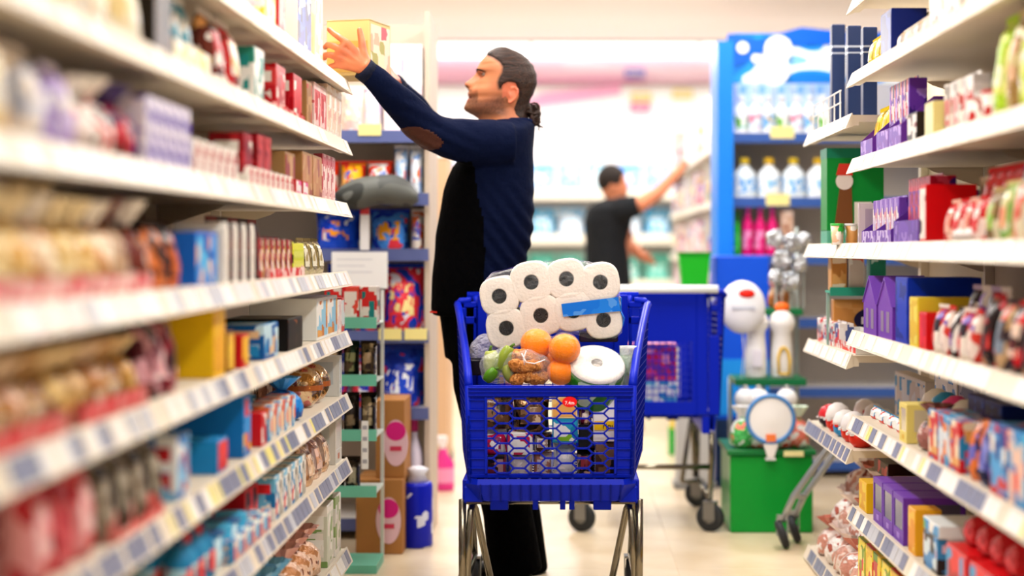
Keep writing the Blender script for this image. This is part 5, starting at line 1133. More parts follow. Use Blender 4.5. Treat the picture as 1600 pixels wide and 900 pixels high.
for i, (x, lab) in enumerate([(1208, 'left'), (1226, 'right')]):
    o = product('tied', .05, .05, .12, ('b87848', 'e0c0a0', '7a4a30', 'e8b0b0')); o.location = (at(x, 0, RY2 + .2).x, RY2 + .2, zb3 + .001); g(o, lab + ' brown sweet bag beneath the silver bows', 'candy bag')

# ------------------------------------------------------------------ goods on the staggered far right bay
def fr(x0, x1, z, h_, n, kind, c, desc, where, cat, Y=5.42, d=.12):
    w_ = (at(x1, 0, Y).x - at(x0, 0, Y).x) / n
    for i in range(n):
        cc = c[i % len(c)] if isinstance(c[0], (tuple, list)) else c
        o = product(kind, w_ * .95, d, h_, cc); x = at(x0, 0, Y).x + w_ * (i + .5); o.location = (x, Y + d / 2, z + .0006); REGX.append((o, desc, where, cat, x))
WF = 'in the far right bay'
# tall navy cartons standing on the highest far shelf
for i, (x0, x1, yt, Y) in enumerate([(1300, 1321, 38, 5.95), (1325, 1346, 40, 5.7), (1349, 1371, 42, 5.45)]):
    s = F / Y; w_ = (x1 - x0) / s; zz = FS[0]; h_ = CH + (HY - yt) / s - zz
    o = MB().box(-w_ / 2, w_ / 2, 0, .05, 0, h_).build('navy_box', M('26375e', .4), bevel=.003); o.location = (at((x0 + x1) / 2, 0, Y).x, Y, zz + .0006)
    g(o, ['leftmost', 'middle', 'rightmost'][i] + ' of three tall navy boxes on the far right shelf', 'box')
    MB().box(-w_ / 2 - .001, w_ / 2 + .001, -.001, .051, h_ * .78, h_ * .80).box(-w_ / 2 - .001, w_ / 2 + .001, -.001, .051, h_ * .72, h_ * .735).build('silver_band', M('b8c0d0', .3, .5), o)
fn = empty('wire_fence', (.9, 5.9, FS[0])); g(fn, 'small white wire fence along the far right top shelf', 'wire fence'); O = fn.location
for y in (5.5, 5.62, 5.74, 5.86, 5.98, 6.1): MB().tube([(.905, y, FS[0] + .001), (.905, y, FS[0] + .1)], .0025, 6).build('upright_wire', M('e8e8e8', .3), fn, origin=O)
for zz in (.06, .1): MB().tube([(.905, 5.49, FS[0] + zz), (.905, 6.11, FS[0] + zz)], .003, 6).build('rail_wire', M('e8e8e8', .3), fn, origin=O)
# green gift carton with a bearded figure print, standing on the shelf at the far end
Y = 5.78; s = F / Y; x0, x1 = at(1256, 0, Y).x, at(1345, 0, Y).x; zz = FS[1]; h_ = CH + (HY - 232) / s - zz
o = MB().box(0, x1 - x0, 0, .14, .05, h_).build('green_gift_carton', M('149a44', .4), bevel=.002); o.location = (max(x0, .905), Y, zz + .0006); g(o, 'large green gift carton with red hatted bearded figure print', 'gift carton'); fx = .055
MB().box(-.001, x1 - x0 + .001, -.001, .141, h_ * .9, h_ + .001).build('teal_lid', M('1f8a6c', .4), o)
MB().prism([(fx - .03, .06), (fx + .035, .06), (fx + .03, h_ * .62), (fx - .01, h_ * .62)], -.003, -.0005).build('brown_robe_print', M('8a5a34', .5), o)
m = MB().lathe([(.0001, 0), (.03, 0), (.03, .002), (.0001, .002)], 20).xf(Matrix.Translation((fx + .005, -.0032, h_ * .66)) @ rot); m.build('white_beard_print', M('f2e8e4', .5), o)
MB().prism([(fx - .024, h_ * .72), (fx + .034, h_ * .72), (fx + .026, h_ * .84), (fx - .014, h_ * .84)], -.007, -.0051).build('red_hat_print', M('e04838', .5), o)
MB().box(fx + .04, fx + .1, -.003, -.0005, .06, .15).build('white_panel_print', M('f0ece8', .5), o)
MB().box(0, x1 - x0, 0, .14, 0, .05).build('carton_base', M('6ab8a0', .4), o)
fr(1300, 1345, FS[1], .07, 2, 'tub', (('3ab848', 'e8c0a0', 'f0e8e0', '58c860'), ('e0a868', '48b850', 'f4f0e8', 'e8e8e8')), 'green edged snack tub', WF, 'tub', Y=5.45, d=.08)
# mid shelf: teal tray, tan carton, white cartons
TZ = FS[2]
o = MB().box(0, .3, 0, .1, 0, .008).build('teal_tray', M('4ab8a0', .4)); o.location = (.91, 5.75, TZ + .185); g(o, 'teal tray shelf holding packs under the far right shelf', 'tray')
MB().box(0, .3, -.006, -.001, -.01, .02).build('tray_edge', M('3aa890', .4), o)
for x in (.002, .288): MB().box(x, x + .01, .08, .09, -.184, .0).build('tray_leg', M('a8c8c0', .4), o)
for i, (x, c, lab) in enumerate([(.925, ('d8a060', 'e0b070', 'c89050', 'f0e0c8'), 'tan upright carton'), (.985, ('e8e4e0', 'd8d0c8', 'f0f0ee', 'e06850'), 'white upright carton'), (1.06, ('48a890', '3a9880', '58b8a0', 'c8e8e0'), 'teal upright carton')]):
    o = product('plain', .055, .07, .12, c); o.location = (x + .02, 5.80, TZ + .1936); g(o, lab + ' standing on the teal tray', 'carton')
o = product('plain', .2, .06, .16, ('d89c58', 'd89c58', 'e0a868')); o.location = (1.03, 5.82, TZ + .0006); g(o, 'tan carton with dark oval under the teal tray', 'carton')
MB().lathe([(.0001, 0), (1, 0), (1, .002), (.0001, .002)], 24).xf(Matrix.Translation((.03, -.032, .09)) @ rot @ Matrix.Diagonal((.06, .04, 1, 1))).build('dark_oval', M('2c2450', .4), o)
# "nic" like white letters stay illegible in the photo; shown as bars
for k in range(3): MB().box(-.005 + k * .025, .008 + k * .025, -.036, -.0345, .075, .1).build('white_letter', M('e8e0e8', .4), o)
row_ = [(1262, 'f4f0ee'), (1276, 'f0ecea'), (1290, 'f4f2f0'), (1306, 'efe9e6')]
for i, (x, c) in enumerate(row_):
    Y = 6.05 - i * .13
    o = product('bar', .1, .05, .085, (c, 'e0443c', 'f4f2f0', '8a8a98') if i % 2 == 0 else (c, '5868a0', 'f4f2f0', 'e0443c')); o.location = (.915 + .03, Y, TZ + .0006); o.rotation_euler = (0, 0, -PI / 2); REGX.append((o, 'small white and red packet', 'on far right middle shelf', 'packet', Y))
o = product('tray', .42, .09, .07, ('f4f2ee', 'e84a30', 'f0c8b8')); o.location = (.965, 5.5, TZ + .0006); o.rotation_euler = (0, 0, -PI / 2); g(o, 'white cardboard tray with red edge on far right middle shelf', 'tray')
# lower far shelf: surprise packs
ZL = FS[3]
for i, (dx, Y, kind, c, h_) in enumerate([(.05, 5.35, 'egg', ('e8402c', 'f4f0ee', 'f0f0f0', 'e85040'), .1), (.05, 5.50, 'egg', ('e84430', 'f2eeee', 'f4f4f4', '40a0d8'), .1), (.05, 5.66, 'egg', ('48a8e0', 'f4f2f0', 'e8402c', 'e85040'), .09), (.05, 5.82, 'egg', ('e83c2c', 'f4f0ee', 'f0f0f0', 'e85040'), .1), (.05, 5.98, 'egg', ('3a2a38', 'e8404a', 'f0f0f0', '58b0e0'), .08)]):
    o = product(kind, .1, .1, h_, c); o.location = (.9 + dx, Y, ZL + .0006); REGX.append((o, 'red and white surprise egg', 'on far right lower shelf', 'egg', Y))
for i in range(4):
    o = product('egg', .09, .09, .1, ('e03c30', 'f0ece8', 'f0f0f0', 'c82820')); o.location = (1.07, 5.4 + i * .19, ZL + .0006); REGX.append((o, 'red and white surprise egg behind', 'on far right lower shelf', 'egg', 5.4 + i * .19))
o = product('plain', .5, .05, .2, ('f0e8e0', 'f4f0ec', 'e8d8c8', '48a0d0')); o.location = (1.2, 5.7, ZL + .0006); o.rotation_euler = (0, 0, -PI / 2); g(o, 'tall white display card behind the surprise eggs', 'display card')
# candy bag pile on the base
PB = (('e8b8a8', 'f4eeea', 'b86a5a', 'f0e4e0'), ('f2e6e0', 'd8a090', 'f6f2f0', 'c88070'), ('d8a898', 'f0e0d8', '9a5a4c', 'f4ece8'))
cnt = 0
for lv in range(3):
    for i in range(5):
        o = product('tied', .15, .13, .14, PB[cnt % 3]); o.location = (.975 + .05 * lv, 5.34 + i * .165, FS[4] + .0006 + lv * .105); o.rotation_euler = (R.uniform(-.2, .2), 0, R.uniform(0, 6)); cnt += 1
        REGX.append((o, 'pinkish candy bag in ' + ['bottom', 'middle', 'top'][lv] + ' layer', 'of the far right floor pile', 'candy bag', i))
o = product('plain', .25, .12, .05, ('3a1c20', '6a2430', 'c83a48', 'e05060')); o.location = (1.1, 5.5, .405); o.rotation_euler = (0, 0, -PI / 2); g(o, 'flat dark maroon carton on the candy bag pile', 'carton')

# grey slanted trolley by the far right bay
tr = empty('stock_trolley', (at(1235, 0, 6.5).x, 6.5, 0)); g(tr, 'grey tube trolley with slanted legs beside the green bin', 'trolley'); O = tr.location
ST = M('b4b8b8', .3, .7)
TYY = 6.40
for dx, dy in ((0, 0), (16, .12)):
    MB().tube([at(1222 + dx, 815, TYY + dy), at(1240 + dx, 775, TYY + dy), at(1300 + dx, 692, TYY + dy), at(1320 + dx, 664, TYY + dy)], .013, 10).build('slanted_leg', ST, tr, origin=O, smooth=True)
MB().tube([at(1320, 664, TYY), at(1336, 664, TYY + .12)], .013, 8).build('top_bar', ST, tr, origin=O, smooth=True)
MB().tube([at(1240, 775, TYY), at(1256, 775, TYY + .12)], .011, 8).build('cross_bar', ST, tr, origin=O, smooth=True)
for x, Y in ((1222, TYY), (1240, TYY + .12)):
    c = at(x, 815, Y); mt = Matrix.Translation((c.x, Y, .056)) @ Matrix.Rotation(math.radians(70), 4, 'Y') @ Matrix.Identity(4)
    wh = MB().lathe([(.02, -.015), (.048, -.014), (.056, -.008), (.056, .008), (.048, .014), (.02, .015)], 22).xf(mt).build('wheel', RUB, tr, smooth=True, origin=O)
    MB().lathe([(.022, -.017), (.022, .017)], 12).xf(mt).build('wheel_hub', GREYP, wh, origin=O)
    MB().box(c.x - .02, c.x + .02, Y - .012, Y + .012, .112, .13).box(c.x - .022, c.x - .018, Y - .012, Y + .012, .05, .115).box(c.x + .018, c.x + .022, Y - .012, Y + .012, .05, .115).build('caster_fork', ST, tr, origin=O)

# ------------------------------------------------------------------ white shelving behind, side on, where the second man shops
WX = .84
gs = empty('shelving_run', (WX, 11, 0)); g(gs, 'white shelving run with mixed goods right of the far man', 'shelving'); O = gs.location
WW = M('ece8e4', .5)
MB().box(WX + .4, WX + .43, 8.9, 13.6, 0, 2.1).build('back_panel', WW, gs, origin=O)
for y in (8.9, 10.4, 11.9, 13.4): MB().box(WX + .02, WX + .4, y, y + .02, 0, 2.1).build('side_panel', WW, gs, origin=O)
WZ = [.1, .45, .78, 1.10, 1.42, 1.74]
for z in WZ:
    for y in (8.92, 10.42, 11.92): 
        b = MB().box(WX, WX + .399, y + .001, y + 1.478, z - .02, z).build('shelf', WW, gs, origin=O)
        MB().box(WX - .008, WX - .001, y + .001, y + 1.478, z - .03, z + .01).build('price_rail', M('f6f2e6', .4), b, origin=O)
cols = [('e86070', 'f4f0f0', '8a5ac0', WH), ('f4f2f0', 'e8a0b0', '5a78d0', 'f0d080'), ('4a60c0', 'f0f0f4', 'e87080', 'f4f4f4'), ('f0e0a0', 'f4f4f4', '58b0a0', 'e8b060'), ('f4f4f6', 'd8dcf0', 'e86858', 'a8c8e8'), ('b890d0', 'f4f0f4', 'e05068', 'f0f0f0')]
nb = 0
for zi, z in enumerate(WZ[1:]):
    y = 9.0
    while y < 13.3:
        w_ = R.choice((.16, .2, .24)); kind = R.choice(('pouch', 'bottle', 'carton', 'pouch'))
        if any(y < e_ + .035 and y + w_ > e_ - .015 for e_ in (10.4, 11.9)): y += .03; continue
        if kind == 'bottle': w_ = .16
        o = product(kind, w_, .12, (.2, .24)[nb % 2], cols[nb % 6]); o.location = (WX + .08, y + w_ / 2, z + .0006); o.rotation_euler = (0, 0, -PI / 2); nb += 1
        REGX.append((o, ('bottle', 'pack')[kind != 'bottle'] + ' in mixed pale colours', ['low', 'second', 'third', 'fourth', 'top'][zi] + ' shelf right of far man', 'bottle' if kind == 'bottle' else 'pack', y)); y += w_ + .02

# ------------------------------------------------------------------ back wall shelving and banner
BW = 14.9
bs = empty('wall_shelving', (-.6, BW, 0)); g(bs, 'white wall shelving with rows of pale blue packs at back', 'shelving'); O = bs.location
MB().box(-4.5, 3.5, BW + .37, BW + .4, 0, 1.95).build('back_panel', M('f6f4f2', .6), bs, origin=O)
SZ = [.85, 1.26, 1.66]
for z in SZ:
    b = MB().box(-4.5, 3.5, BW, BW + .369, z - .03, z).build('shelf', WW, bs, origin=O)
    MB().box(-4.5, 3.5, BW - .012, BW - .001, z - .06, z + .03).build('price_rail', M('f4f0e2', .4), b, origin=O)
for zi, z in enumerate([.45] + SZ):
    if zi == 0: MB().box(-4.5, 3.5, BW, BW + .369, z - .03, z).build('shelf', WW, bs, origin=O)
    x = -1.9; k = 0
    CC = [[('58c8b8', '80d8c8', '3ab0a0', 'd8f0ec')], [('58c8b8', '80d8c8', '3ab0a0', 'd8f0ec'), ('88dcd0', '48b8a8', 'e0f4f0', 'f0f8f8')], [('4aa8d8', '80c8e8', 'd8ecf8', 'e8f0f8'), ('6ab8e0', 'e0ecf8', '4a90d0', 'f0f4fa')], [('5a98e0', '90c0f0', 'd8e0f8', 'f0f0fa'), ('78a8e8', 'c8d8f8', 'f4f4fa', '6a88d8'), ('58b8d8', 'd8f0f8', '88d0e8', 'f0f8fa')]][zi]
    while x < 1.6:
        w_ = .24; o = product('pouch', w_, .18, .26, CC[k % len(CC)]); o.location = (x + w_ / 2, BW + .14, z + .0006); k += 1
        REGX.append((o, 'pale blue and teal pack', ['lowest', 'second', 'third', 'top'][zi] + ' shelf at the back wall', 'pack', x)); x += w_ + .02
pan = MB().box(-4.6, 3.6, 15.36, 15.395, 1.96, 2.66).build('wall_panel', M('fbf8f8', .5)); g(pan, 'wide blank white panel high on the back wall', 'panel')
for i in range(5): MB().box(-4.6 + i * 1.64, -4.6 + i * 1.64 + .008, 15.352, 15.359, 1.96, 2.66).build('panel_joint', M('e8e4e4', .5), pan)
ban = MB().box(-4.6, 3.6, 15.34, 15.39, 2.68, 2.92).build('pink_banner', art(('eec0d4', 'ecacca', 'f0ccdc', 'f2d8e4'), 1.1, 2, .4, stretch=(.5, 1, 2))); g(ban, 'long pink banner along the top of the back wall', 'banner')
MB().box(-4.6, -1.3, 15.332, 15.339, 2.70, 2.9).build('grey_blue_section', M('b8c4d4', .4), ban)
m = MB(); m.prism([(-.6, 2.42), (-.2, 2.6), (.5, 2.68), (.5, 2.58), (0, 2.5)], 15.345, 15.355); o = m.build('pink_swoosh', M('f4b4d2', .4)); g(o, 'pink curved swoosh print on the white back wall panel', 'wall print')
MB().prism([(-.8, 2.36), (-.62, 2.42), (-.3, 2.5), (-.5, 2.36)], 15.345, 15.355).build('swoosh_tail', M('f6c8dc', .4), o)
for i, (x, y, c, lab) in enumerate([(1003, 150, 'f0d070', 'small yellow sign print'), (1001, 166, 'e8589a', 'small pink sign print'), (993, 112, '8a80d8', 'small violet sign print'), (1068, 145, 'f0d880', 'pale yellow sign print')]):
    c_ = at(x, y, 15.2); o = MB().box(-.09, .09, -.01, .01, -.04, .04).build('sign', M(c, .4)); o.location = (c_.x, 15.33, c_.z); g(o, lab + ' on the back wall', 'sign'); MB().box(-.07, .07, -.013, -.0105, -.01, .01).build('printed_line', M('f8f4f0', .4), o)
# ------------------------------------------------------------------ people
def vcol(o, fn, origin):
    me = o.data; a = me.color_attributes.new('tone', 'FLOAT_COLOR', 'POINT'); O = Vector(origin)
    buf = []
    for v in me.vertices: buf += [*fn(v.co + O), 1.]
    a.data.foreach_set('color', buf)
def vmat(name, rough, sss=0., bump=0., bs=200.):
    m = bpy.data.materials.new(name); m.use_nodes = True; nt = m.node_tree; b = nt.nodes['Principled BSDF']; L = nt.links.new
    a = nt.nodes.new('ShaderNodeVertexColor'); a.layer_name = 'tone'; L(a.outputs[0], b.inputs['Base Color'])
    tc = nt.nodes.new('ShaderNodeTexCoord'); n = nt.nodes.new('ShaderNodeTexNoise'); n.inputs['Scale'].default_value = bs; n.inputs['Detail'].default_value = 4
    L(tc.outputs['Object'], n.inputs['Vector'])
    bp = nt.nodes.new('ShaderNodeBump'); bp.inputs['Strength'].default_value = bump; bp.inputs['Distance'].default_value = .01; L(n.outputs['Fac'], bp.inputs['Height']); L(bp.outputs['Normal'], b.inputs['Normal'])
    b.inputs['Roughness'].default_value = rough
    if sss: b.inputs['Subsurface Weight'].default_value = sss; b.inputs['Subsurface Radius'].default_value = (.012, .004, .002); b.inputs['Subsurface Scale'].default_value = .6
    return m
def interp(T, x):
    if x <= T[0][0]: return T[0][1]
    for (a, b), (c, d) in zip(T, T[1:]):
        if x <= c:
            t = (x - a) / (c - a); t = t * t * (3 - 2 * t) * .5 + t * .5; return b + (d - b) * t
    return T[-1][1]
MY = 5.85; sM = F / MY
man = empty('person', (at(800, 0, MY).x, MY, 0)); MO = man.location
g(man, 'person with dark hair in a bun, navy sweater, reaching up to the left shelf', 'person')
XF = [(75, 783), (76.5, 775), (79, 769), (83, 764), (88, 758), (95, 752.5), (100, 749), (105, 746.2), (109, 744.8), (112, 745), (115, 747.5), (120, 748.5), (126, 747), (132, 744), (137, 739), (140, 735), (143, 732.5), (147, 730.5), (150, 731.5), (153, 733), (157, 729.5), (161, 728.5), (165, 726), (169, 724.5), (173, 726.5), (177, 733), (181, 741), (186, 748), (192, 754), (200, 758)]
NO = [(110, 0), (113, 1.5), (115, 4), (118, 8), (122, 12), (126, 16.0), (129, 18.6), (131.5, 19.2), (134, 16.5), (136, 12), (138, 7.5), (140, 4), (142, 0)]
XBk = [(75, 783), (76.5, 792), (79, 799), (83, 808), (88, 816.5), (95, 825), (105, 832.5), (118, 837), (130, 837), (145, 832), (155, 827), (165, 824), (175, 823), (185, 825), (200, 828)]
HW = [(75, .004), (76.5, .02), (79, .035), (83, .048), (88, .058), (95, .066), (105, .073), (118, .077), (130, .077), (145, .072), (155, .067), (165, .062), (175, .058), (185, .058), (200, .064)]
def head_pt(py, th, off=0.):
    xf = interp(XF, py); xb = interp(XBk, py); W = interp(HW, py); cx = (xf + xb) / 2; a = (xb - xf) / 2
    c, s_ = math.cos(th), math.sin(th)          # th = 0 front
    k = .05 if py < 100 else .16 + .14 * min(1, max(0, (py - 140) / 35))
    x = (cx - a * c - HX) / sM; y = W * math.copysign(abs(s_) ** .88, s_) * (1 - k * max(0, c) ** 1.3)
    # features
    if c > 0:
        sg = .0105 + .0065 * max(0, min(1, (py - 115) / 14)); x -= interp(NO, py) / sM * math.exp(-(y / sg) ** 2)
        if 128 < py < 140: x -= .006 * math.exp(-((abs(y) - .014) / .006) ** 2) * math.exp(-((py - 133.5) / 3.) ** 2)
        e = math.exp(-((abs(y) - .031) / .015) ** 2) * math.exp(-((py - 117.5) / 5) ** 2); x += .011 * e
        x -= .005 * math.exp(-((abs(y) - .034) / .02) ** 2) * math.exp(-((py - 109.5) / 3.) ** 2)
        x -= .004 * math.exp(-((abs(y) - .040) / .014) ** 2) * math.exp(-((py - 129) / 7) ** 2)
        if 142 < py < 165: x += .004 * (1 - math.exp(-(y / .022) ** 2)) * math.exp(-((py - 152) / 7) ** 2)
    p = Vector((x, y, CH + (HY - py) / sM)); p.y += MY
    if off:
        ctr = Vector(((cx - HX) / sM, MY, CH + (HY - 125) / sM)); d = (p - ctr).normalized(); p = p + d * off
    return p
PYS = [75.3 + i * (200 - 75.3) / 110 for i in range(111)]
HN = 96
def thetas():  # denser at the front
    return [(lambda u: 2 * PI * u - .55 * math.sin(2 * PI * u))(i / HN) for i in range(HN)]
TH = thetas()
mb = MB(); mb.loft([[head_pt(py, t) for t in TH] for py in PYS])
# neck, torso core, arms and legs of one continuous body
def Q(px, py, Y): return at(px, py, Y)
mb.tube([Q(788, 160, MY), Q(792, 185, MY), Q(797, 215, MY), Q(797, 240, MY)], [.056, .058, .066, .08], 24)
mb.tube([Q(795, 225, MY), Q(775, 290, MY), Q(762, 370, MY), Q(757, 440, MY), Q(760, 500, MY)], [.065, .11, .11, .105, .11], 20)
# ears
for sg in (-1, 1):
    yy = MY + sg * .072
    e = Matrix.Translation(Q(801, 149, yy)) @ Matrix.Rotation(.22, 4, 'Y') @ Matrix.Rotation(sg * .35, 4, 'Z')
    m = MB().ball((0, 0, 0), .0215, .0055, .031, 18, 11)
    m.tube([(-.004 - .004, sg * .004, .022), (.006, sg * .006, .0325), (.018, sg * .008, .026), (.0235, sg * .009, .010), (.019, sg * .008, -.008), (.008, sg * .006, -.022), (-.003, sg * .004, -.032), (-.011, sg * .002, -.026)], [.0045, .0052, .0052, .005, .0045, .0045, .006, .005], 10)
    m.tube([(-.013, sg * .003, .008), (-.0105, sg * .005, -.002), (-.010, sg * .004, -.010)], [.004, .005, .004], 8)
    m.xf(e @ Matrix.Scale(.9, 4)); mb.add(m.v, m.f)
def hand(mb, wrist, rw, palm, fingers):
    """palm: list of knuckle points; fingers: list of (points, radii)"""
    for k in palm: mb.tube([wrist, wrist.lerp(k, .5), k], [rw, .0165, .0135], 12)
    c = sum((Vector(k) for k in palm), Vector()) / len(palm)
    for a, b in zip(palm, palm[1:]): mb.tube([a, b], .0125, 10); mb.tube([wrist.lerp(a, .45), wrist.lerp(b, .45)], .0145, 10); mb.tube([wrist.lerp(a, .72), wrist.lerp(b, .72)], .0135, 10)
    for pts, r in fingers:
        mb.tube(pts, r, 12); mb.ball(pts[-1], r[-1], r[-1], r[-1], 10, 7)
HYn = 5.425
NW = Q(585, 117, 5.44)
kn = [Q(541, 66, HYn), Q(532, 77, HYn - .004), Q(527, 89, HYn - .002), Q(530, 101, HYn + .004)]
mb.tube([Q(634, 172, 5.54), Q(606, 142, 5.485), NW, Q(568, 102, 5.43)], [.03, .029, .026, .027], 16, flat=.85)
hand(mb, Q(576, 108, 5.433), .026, kn, [
    ([kn[0], Q(531, 59, HYn + .0), Q(521, 52, HYn + .012), Q(514, 46, HYn + .02)], [.0125, .0108, .0098, .0085]),
    ([kn[1], Q(521, 72, HYn + .002), Q(512, 70, HYn + .018), Q(508, 74, HYn + .04)], [.0125, .0112, .0105, .009]),
    ([kn[2], Q(516, 86, HYn + .003), Q(508, 86, HYn + .02), Q(507, 91, HYn + .04)], [.0125, .011, .010, .0088]),
    ([kn[3], Q(520, 103, HYn + .01), Q(513, 105, HYn + .022), Q(511, 109, HYn + .038)], [.0115, .010, .0092, .008]),
    ([Q(572, 100, HYn + .01), Q(567, 82, HYn + .006), Q(565, 62, HYn + .014), Q(562, 47, HYn + .022)], [.019, .015, .0122, .0096])])
# far hand on the right face of the box
FW = Q(623, 136, 5.83)
kf = [Q(606, 108, 5.73), Q(605, 113, 5.70), Q(606, 119, 5.69), Q(609, 124, 5.69)]
mb.tube([Q(645, 165, 5.92), Q(628, 144, 5.86), Q(615, 129, 5.80)], [.026, .025, .025], 14, flat=.85)
hand(mb, Q(616, 127, 5.80), .024, kf, [([k, k + Vector((-.018, -.028, .01)), k + Vector((-.03, -.05, .006))], [.011, .0095, .008]) for k in kf] + [([Q(612, 122, 5.79), Q(605, 108, 5.76), Q(603, 99, 5.74)], [.015, .011, .009])])
for sy in (-1, 1):
    mb.tube([Q(762, 500, MY + sy * .09), Q(775, 660, MY + sy * .1), Q(800, 850, MY + sy * .1), Q(800, 890, MY + sy * .1)], [.085, .062, .045, .04], 14)
mb.tube([Q(634, 173, 5.54), Q(657, 195, 5.58), Q(676, 208, 5.60), Q(735, 222, 5.66), Q(795, 226, 5.73)], [.03, .032, .034, .045, .05], 12)
mb.tube([Q(645, 165, 5.92), Q(662, 188, 5.96), Q(680, 205, 6.0), Q(745, 222, 6.02), Q(795, 226, 5.98)], [.026, .03, .032, .045, .05], 12)
SKIN = vmat('skin', .48, .18, .12, 260)
body = fuse(mb, .0036, 'body', SKIN, man, MO, it=3)
def topx(p): s = F / p.y; return (HX + p.x * s, HY - (p.z - CH) * s)
def mixc(a, b, t): t = max(0, min(1, t)); return tuple(x + (y - x) * t for x, y in zip(a, b))
SK, SK2, LIP, STB, DRK = hexc('cf8e66'), hexc('bd7350'), hexc('a04a40'), hexc('4c342a'), hexc('9a5a42')
HP = [(757, 84), (764, 89), (773, 93.5), (782, 100), (787, 108), (786, 117), (781, 125), (779, 132), (781, 142), (784, 142), (788, 135), (796, 131), (806, 133), (811, 142), (811, 152), (807, 162), (803, 172), (806, 180), (815, 189), (826, 194), (870, 194), (870, 55), (757, 55)]
def sd(px, py):
    ins = False; d = 1e9; n = len(HP)
    for i in range(n):
        (x1, y1), (x2, y2) = HP[i], HP[(i + 1) % n]
        if (y1 > py) != (y2 > py) and px < (x2 - x1) * (py - y1) / (y2 - y1) + x1: ins = not ins
        dx, dy = x2 - x1, y2 - y1; t = max(0, min(1, ((px - x1) * dx + (py - y1) * dy) / (dx * dx + dy * dy))); d = min(d, math.hypot(px - x1 - t * dx, py - y1 - t * dy))
    return d if ins else -d
def skinfn(p):
    if p.z < 1.5 or p.x < -.52:
        n = noise.noise(p * 35); return mixc(hexc('cc7c52'), hexc('b5633c'), .5 + n)
    px, py = HX + p.x * sM, HY - (p.z - CH) * sM; y = abs(p.y - MY)
    c = mixc(SK, SK2, .4 + .8 * noise.noise(p * 22))
    n = noise.noise(p * 160) * .2
    # stubble over jaw, chin and upper lip
    t = 0
    if py > 139:
        edge = 152 - (px - 740) * .16 + 3 * math.sin((px - 745) * .09) if px > 748 else 140
        t = max(0, min(1, (py - edge) / 13)) * max(0, min(1, (800 - px) / 14)) * max(0, min(1, (187 - py) / 8))
        if px < 748: t = max(t, .8 * math.exp(-((py - 143) / 3.2) ** 2) * (1 if y < .03 else 0))
    c = mixc(c, STB, t * (.72 + n))
    if px > 757 and py < 150: c = mixc(c, hexc('2a1c14'), max(0, min(1, (sd(px, py) + 3.5) / 4.5)) * .9)
    if px < 738 and 147 < py < 161 and y < .024: c = mixc(c, LIP, .75 * max(0, 1 - (y / .024) ** 4)); 
    if px < 737 and 151.8 < py < 154.2 and y < .024: c = mixc(c, hexc('4a2420'), .8)
    if 133 < py < 138 and abs(y - .006) < .006 and px < 740: c = mixc(c, hexc('5a2a20'), .7)
    if px > 786 and y > .066 and py < 168 and py > 132: c = mixc(c, hexc('e07f62'), .6)
    return c
vcol(body, skinfn, MO)
# eyes and brows
for sg in (-1, 1):
    ec_ = Vector(((758.0 - HX) / sM, MY + sg * .031, CH + (HY - 117) / sM))
    o = MB().ball(ec_, .0115, .0115, .0105, 16, 11).build('eye', M('9a8a80', .2), man, smooth=True, origin=MO)
    MB().ball(ec_ + Vector((-.0078, -sg * 0, .001)), .0045, .0058, .0058, 12, 8).build('iris', M('2a1810', .1), o, smooth=True, origin=MO)
    L_ = []
    for k in range(9):
        a = -1.0 + 2.0 * k / 8; L_.append(ec_ + Vector((-.0118 * math.cos(a), .0125 * math.sin(a), .0045 - .004 * abs(a) ** 2 * .6)))
    MB().tube(L_, [.0015, .0035, .0048, .0055, .0055, .0055, .0048, .0035, .0015], 8).build('upper_eyelid', M('a86a4c', .5), man, smooth=True, origin=MO)
    MB().tube([p + Vector((-.0012, 0, -.0022)) for p in L_], .0011, 6).build('eyelash', M('1c100c', .6), man, smooth=True, origin=MO)
    MB().tube([p + Vector((.001, 0, -.0115)) for p in L_], [.001, .0014, .0018, .002, .002, .002, .0018, .0014, .001], 8).build('lower_eyelid', M('b4765a', .5), man, smooth=True, origin=MO)
    B_ = []
    for k in range(11):
        y = sg * (.012 + .038 * k / 10); py = 112.2 - 2.6 * math.sin(PI * min(1, k / 8)) + (1.8 if k > 8 else 0)
        # find the surface there
        best = min((head_pt(py, t) for t in TH[:30] + TH[-30:]), key=lambda p: abs(p.y - MY - y)); B_.append(best + Vector((.0, 0, 0)))
    MB().tube(B_, [.0015, .0026, .003, .003, .003, .0028, .0026, .0024, .002, .0016, .001], 8, flat=1.0).build('eyebrow', M('241812', .8, bump=.9, bscale=500), man, smooth=True, origin=MO)
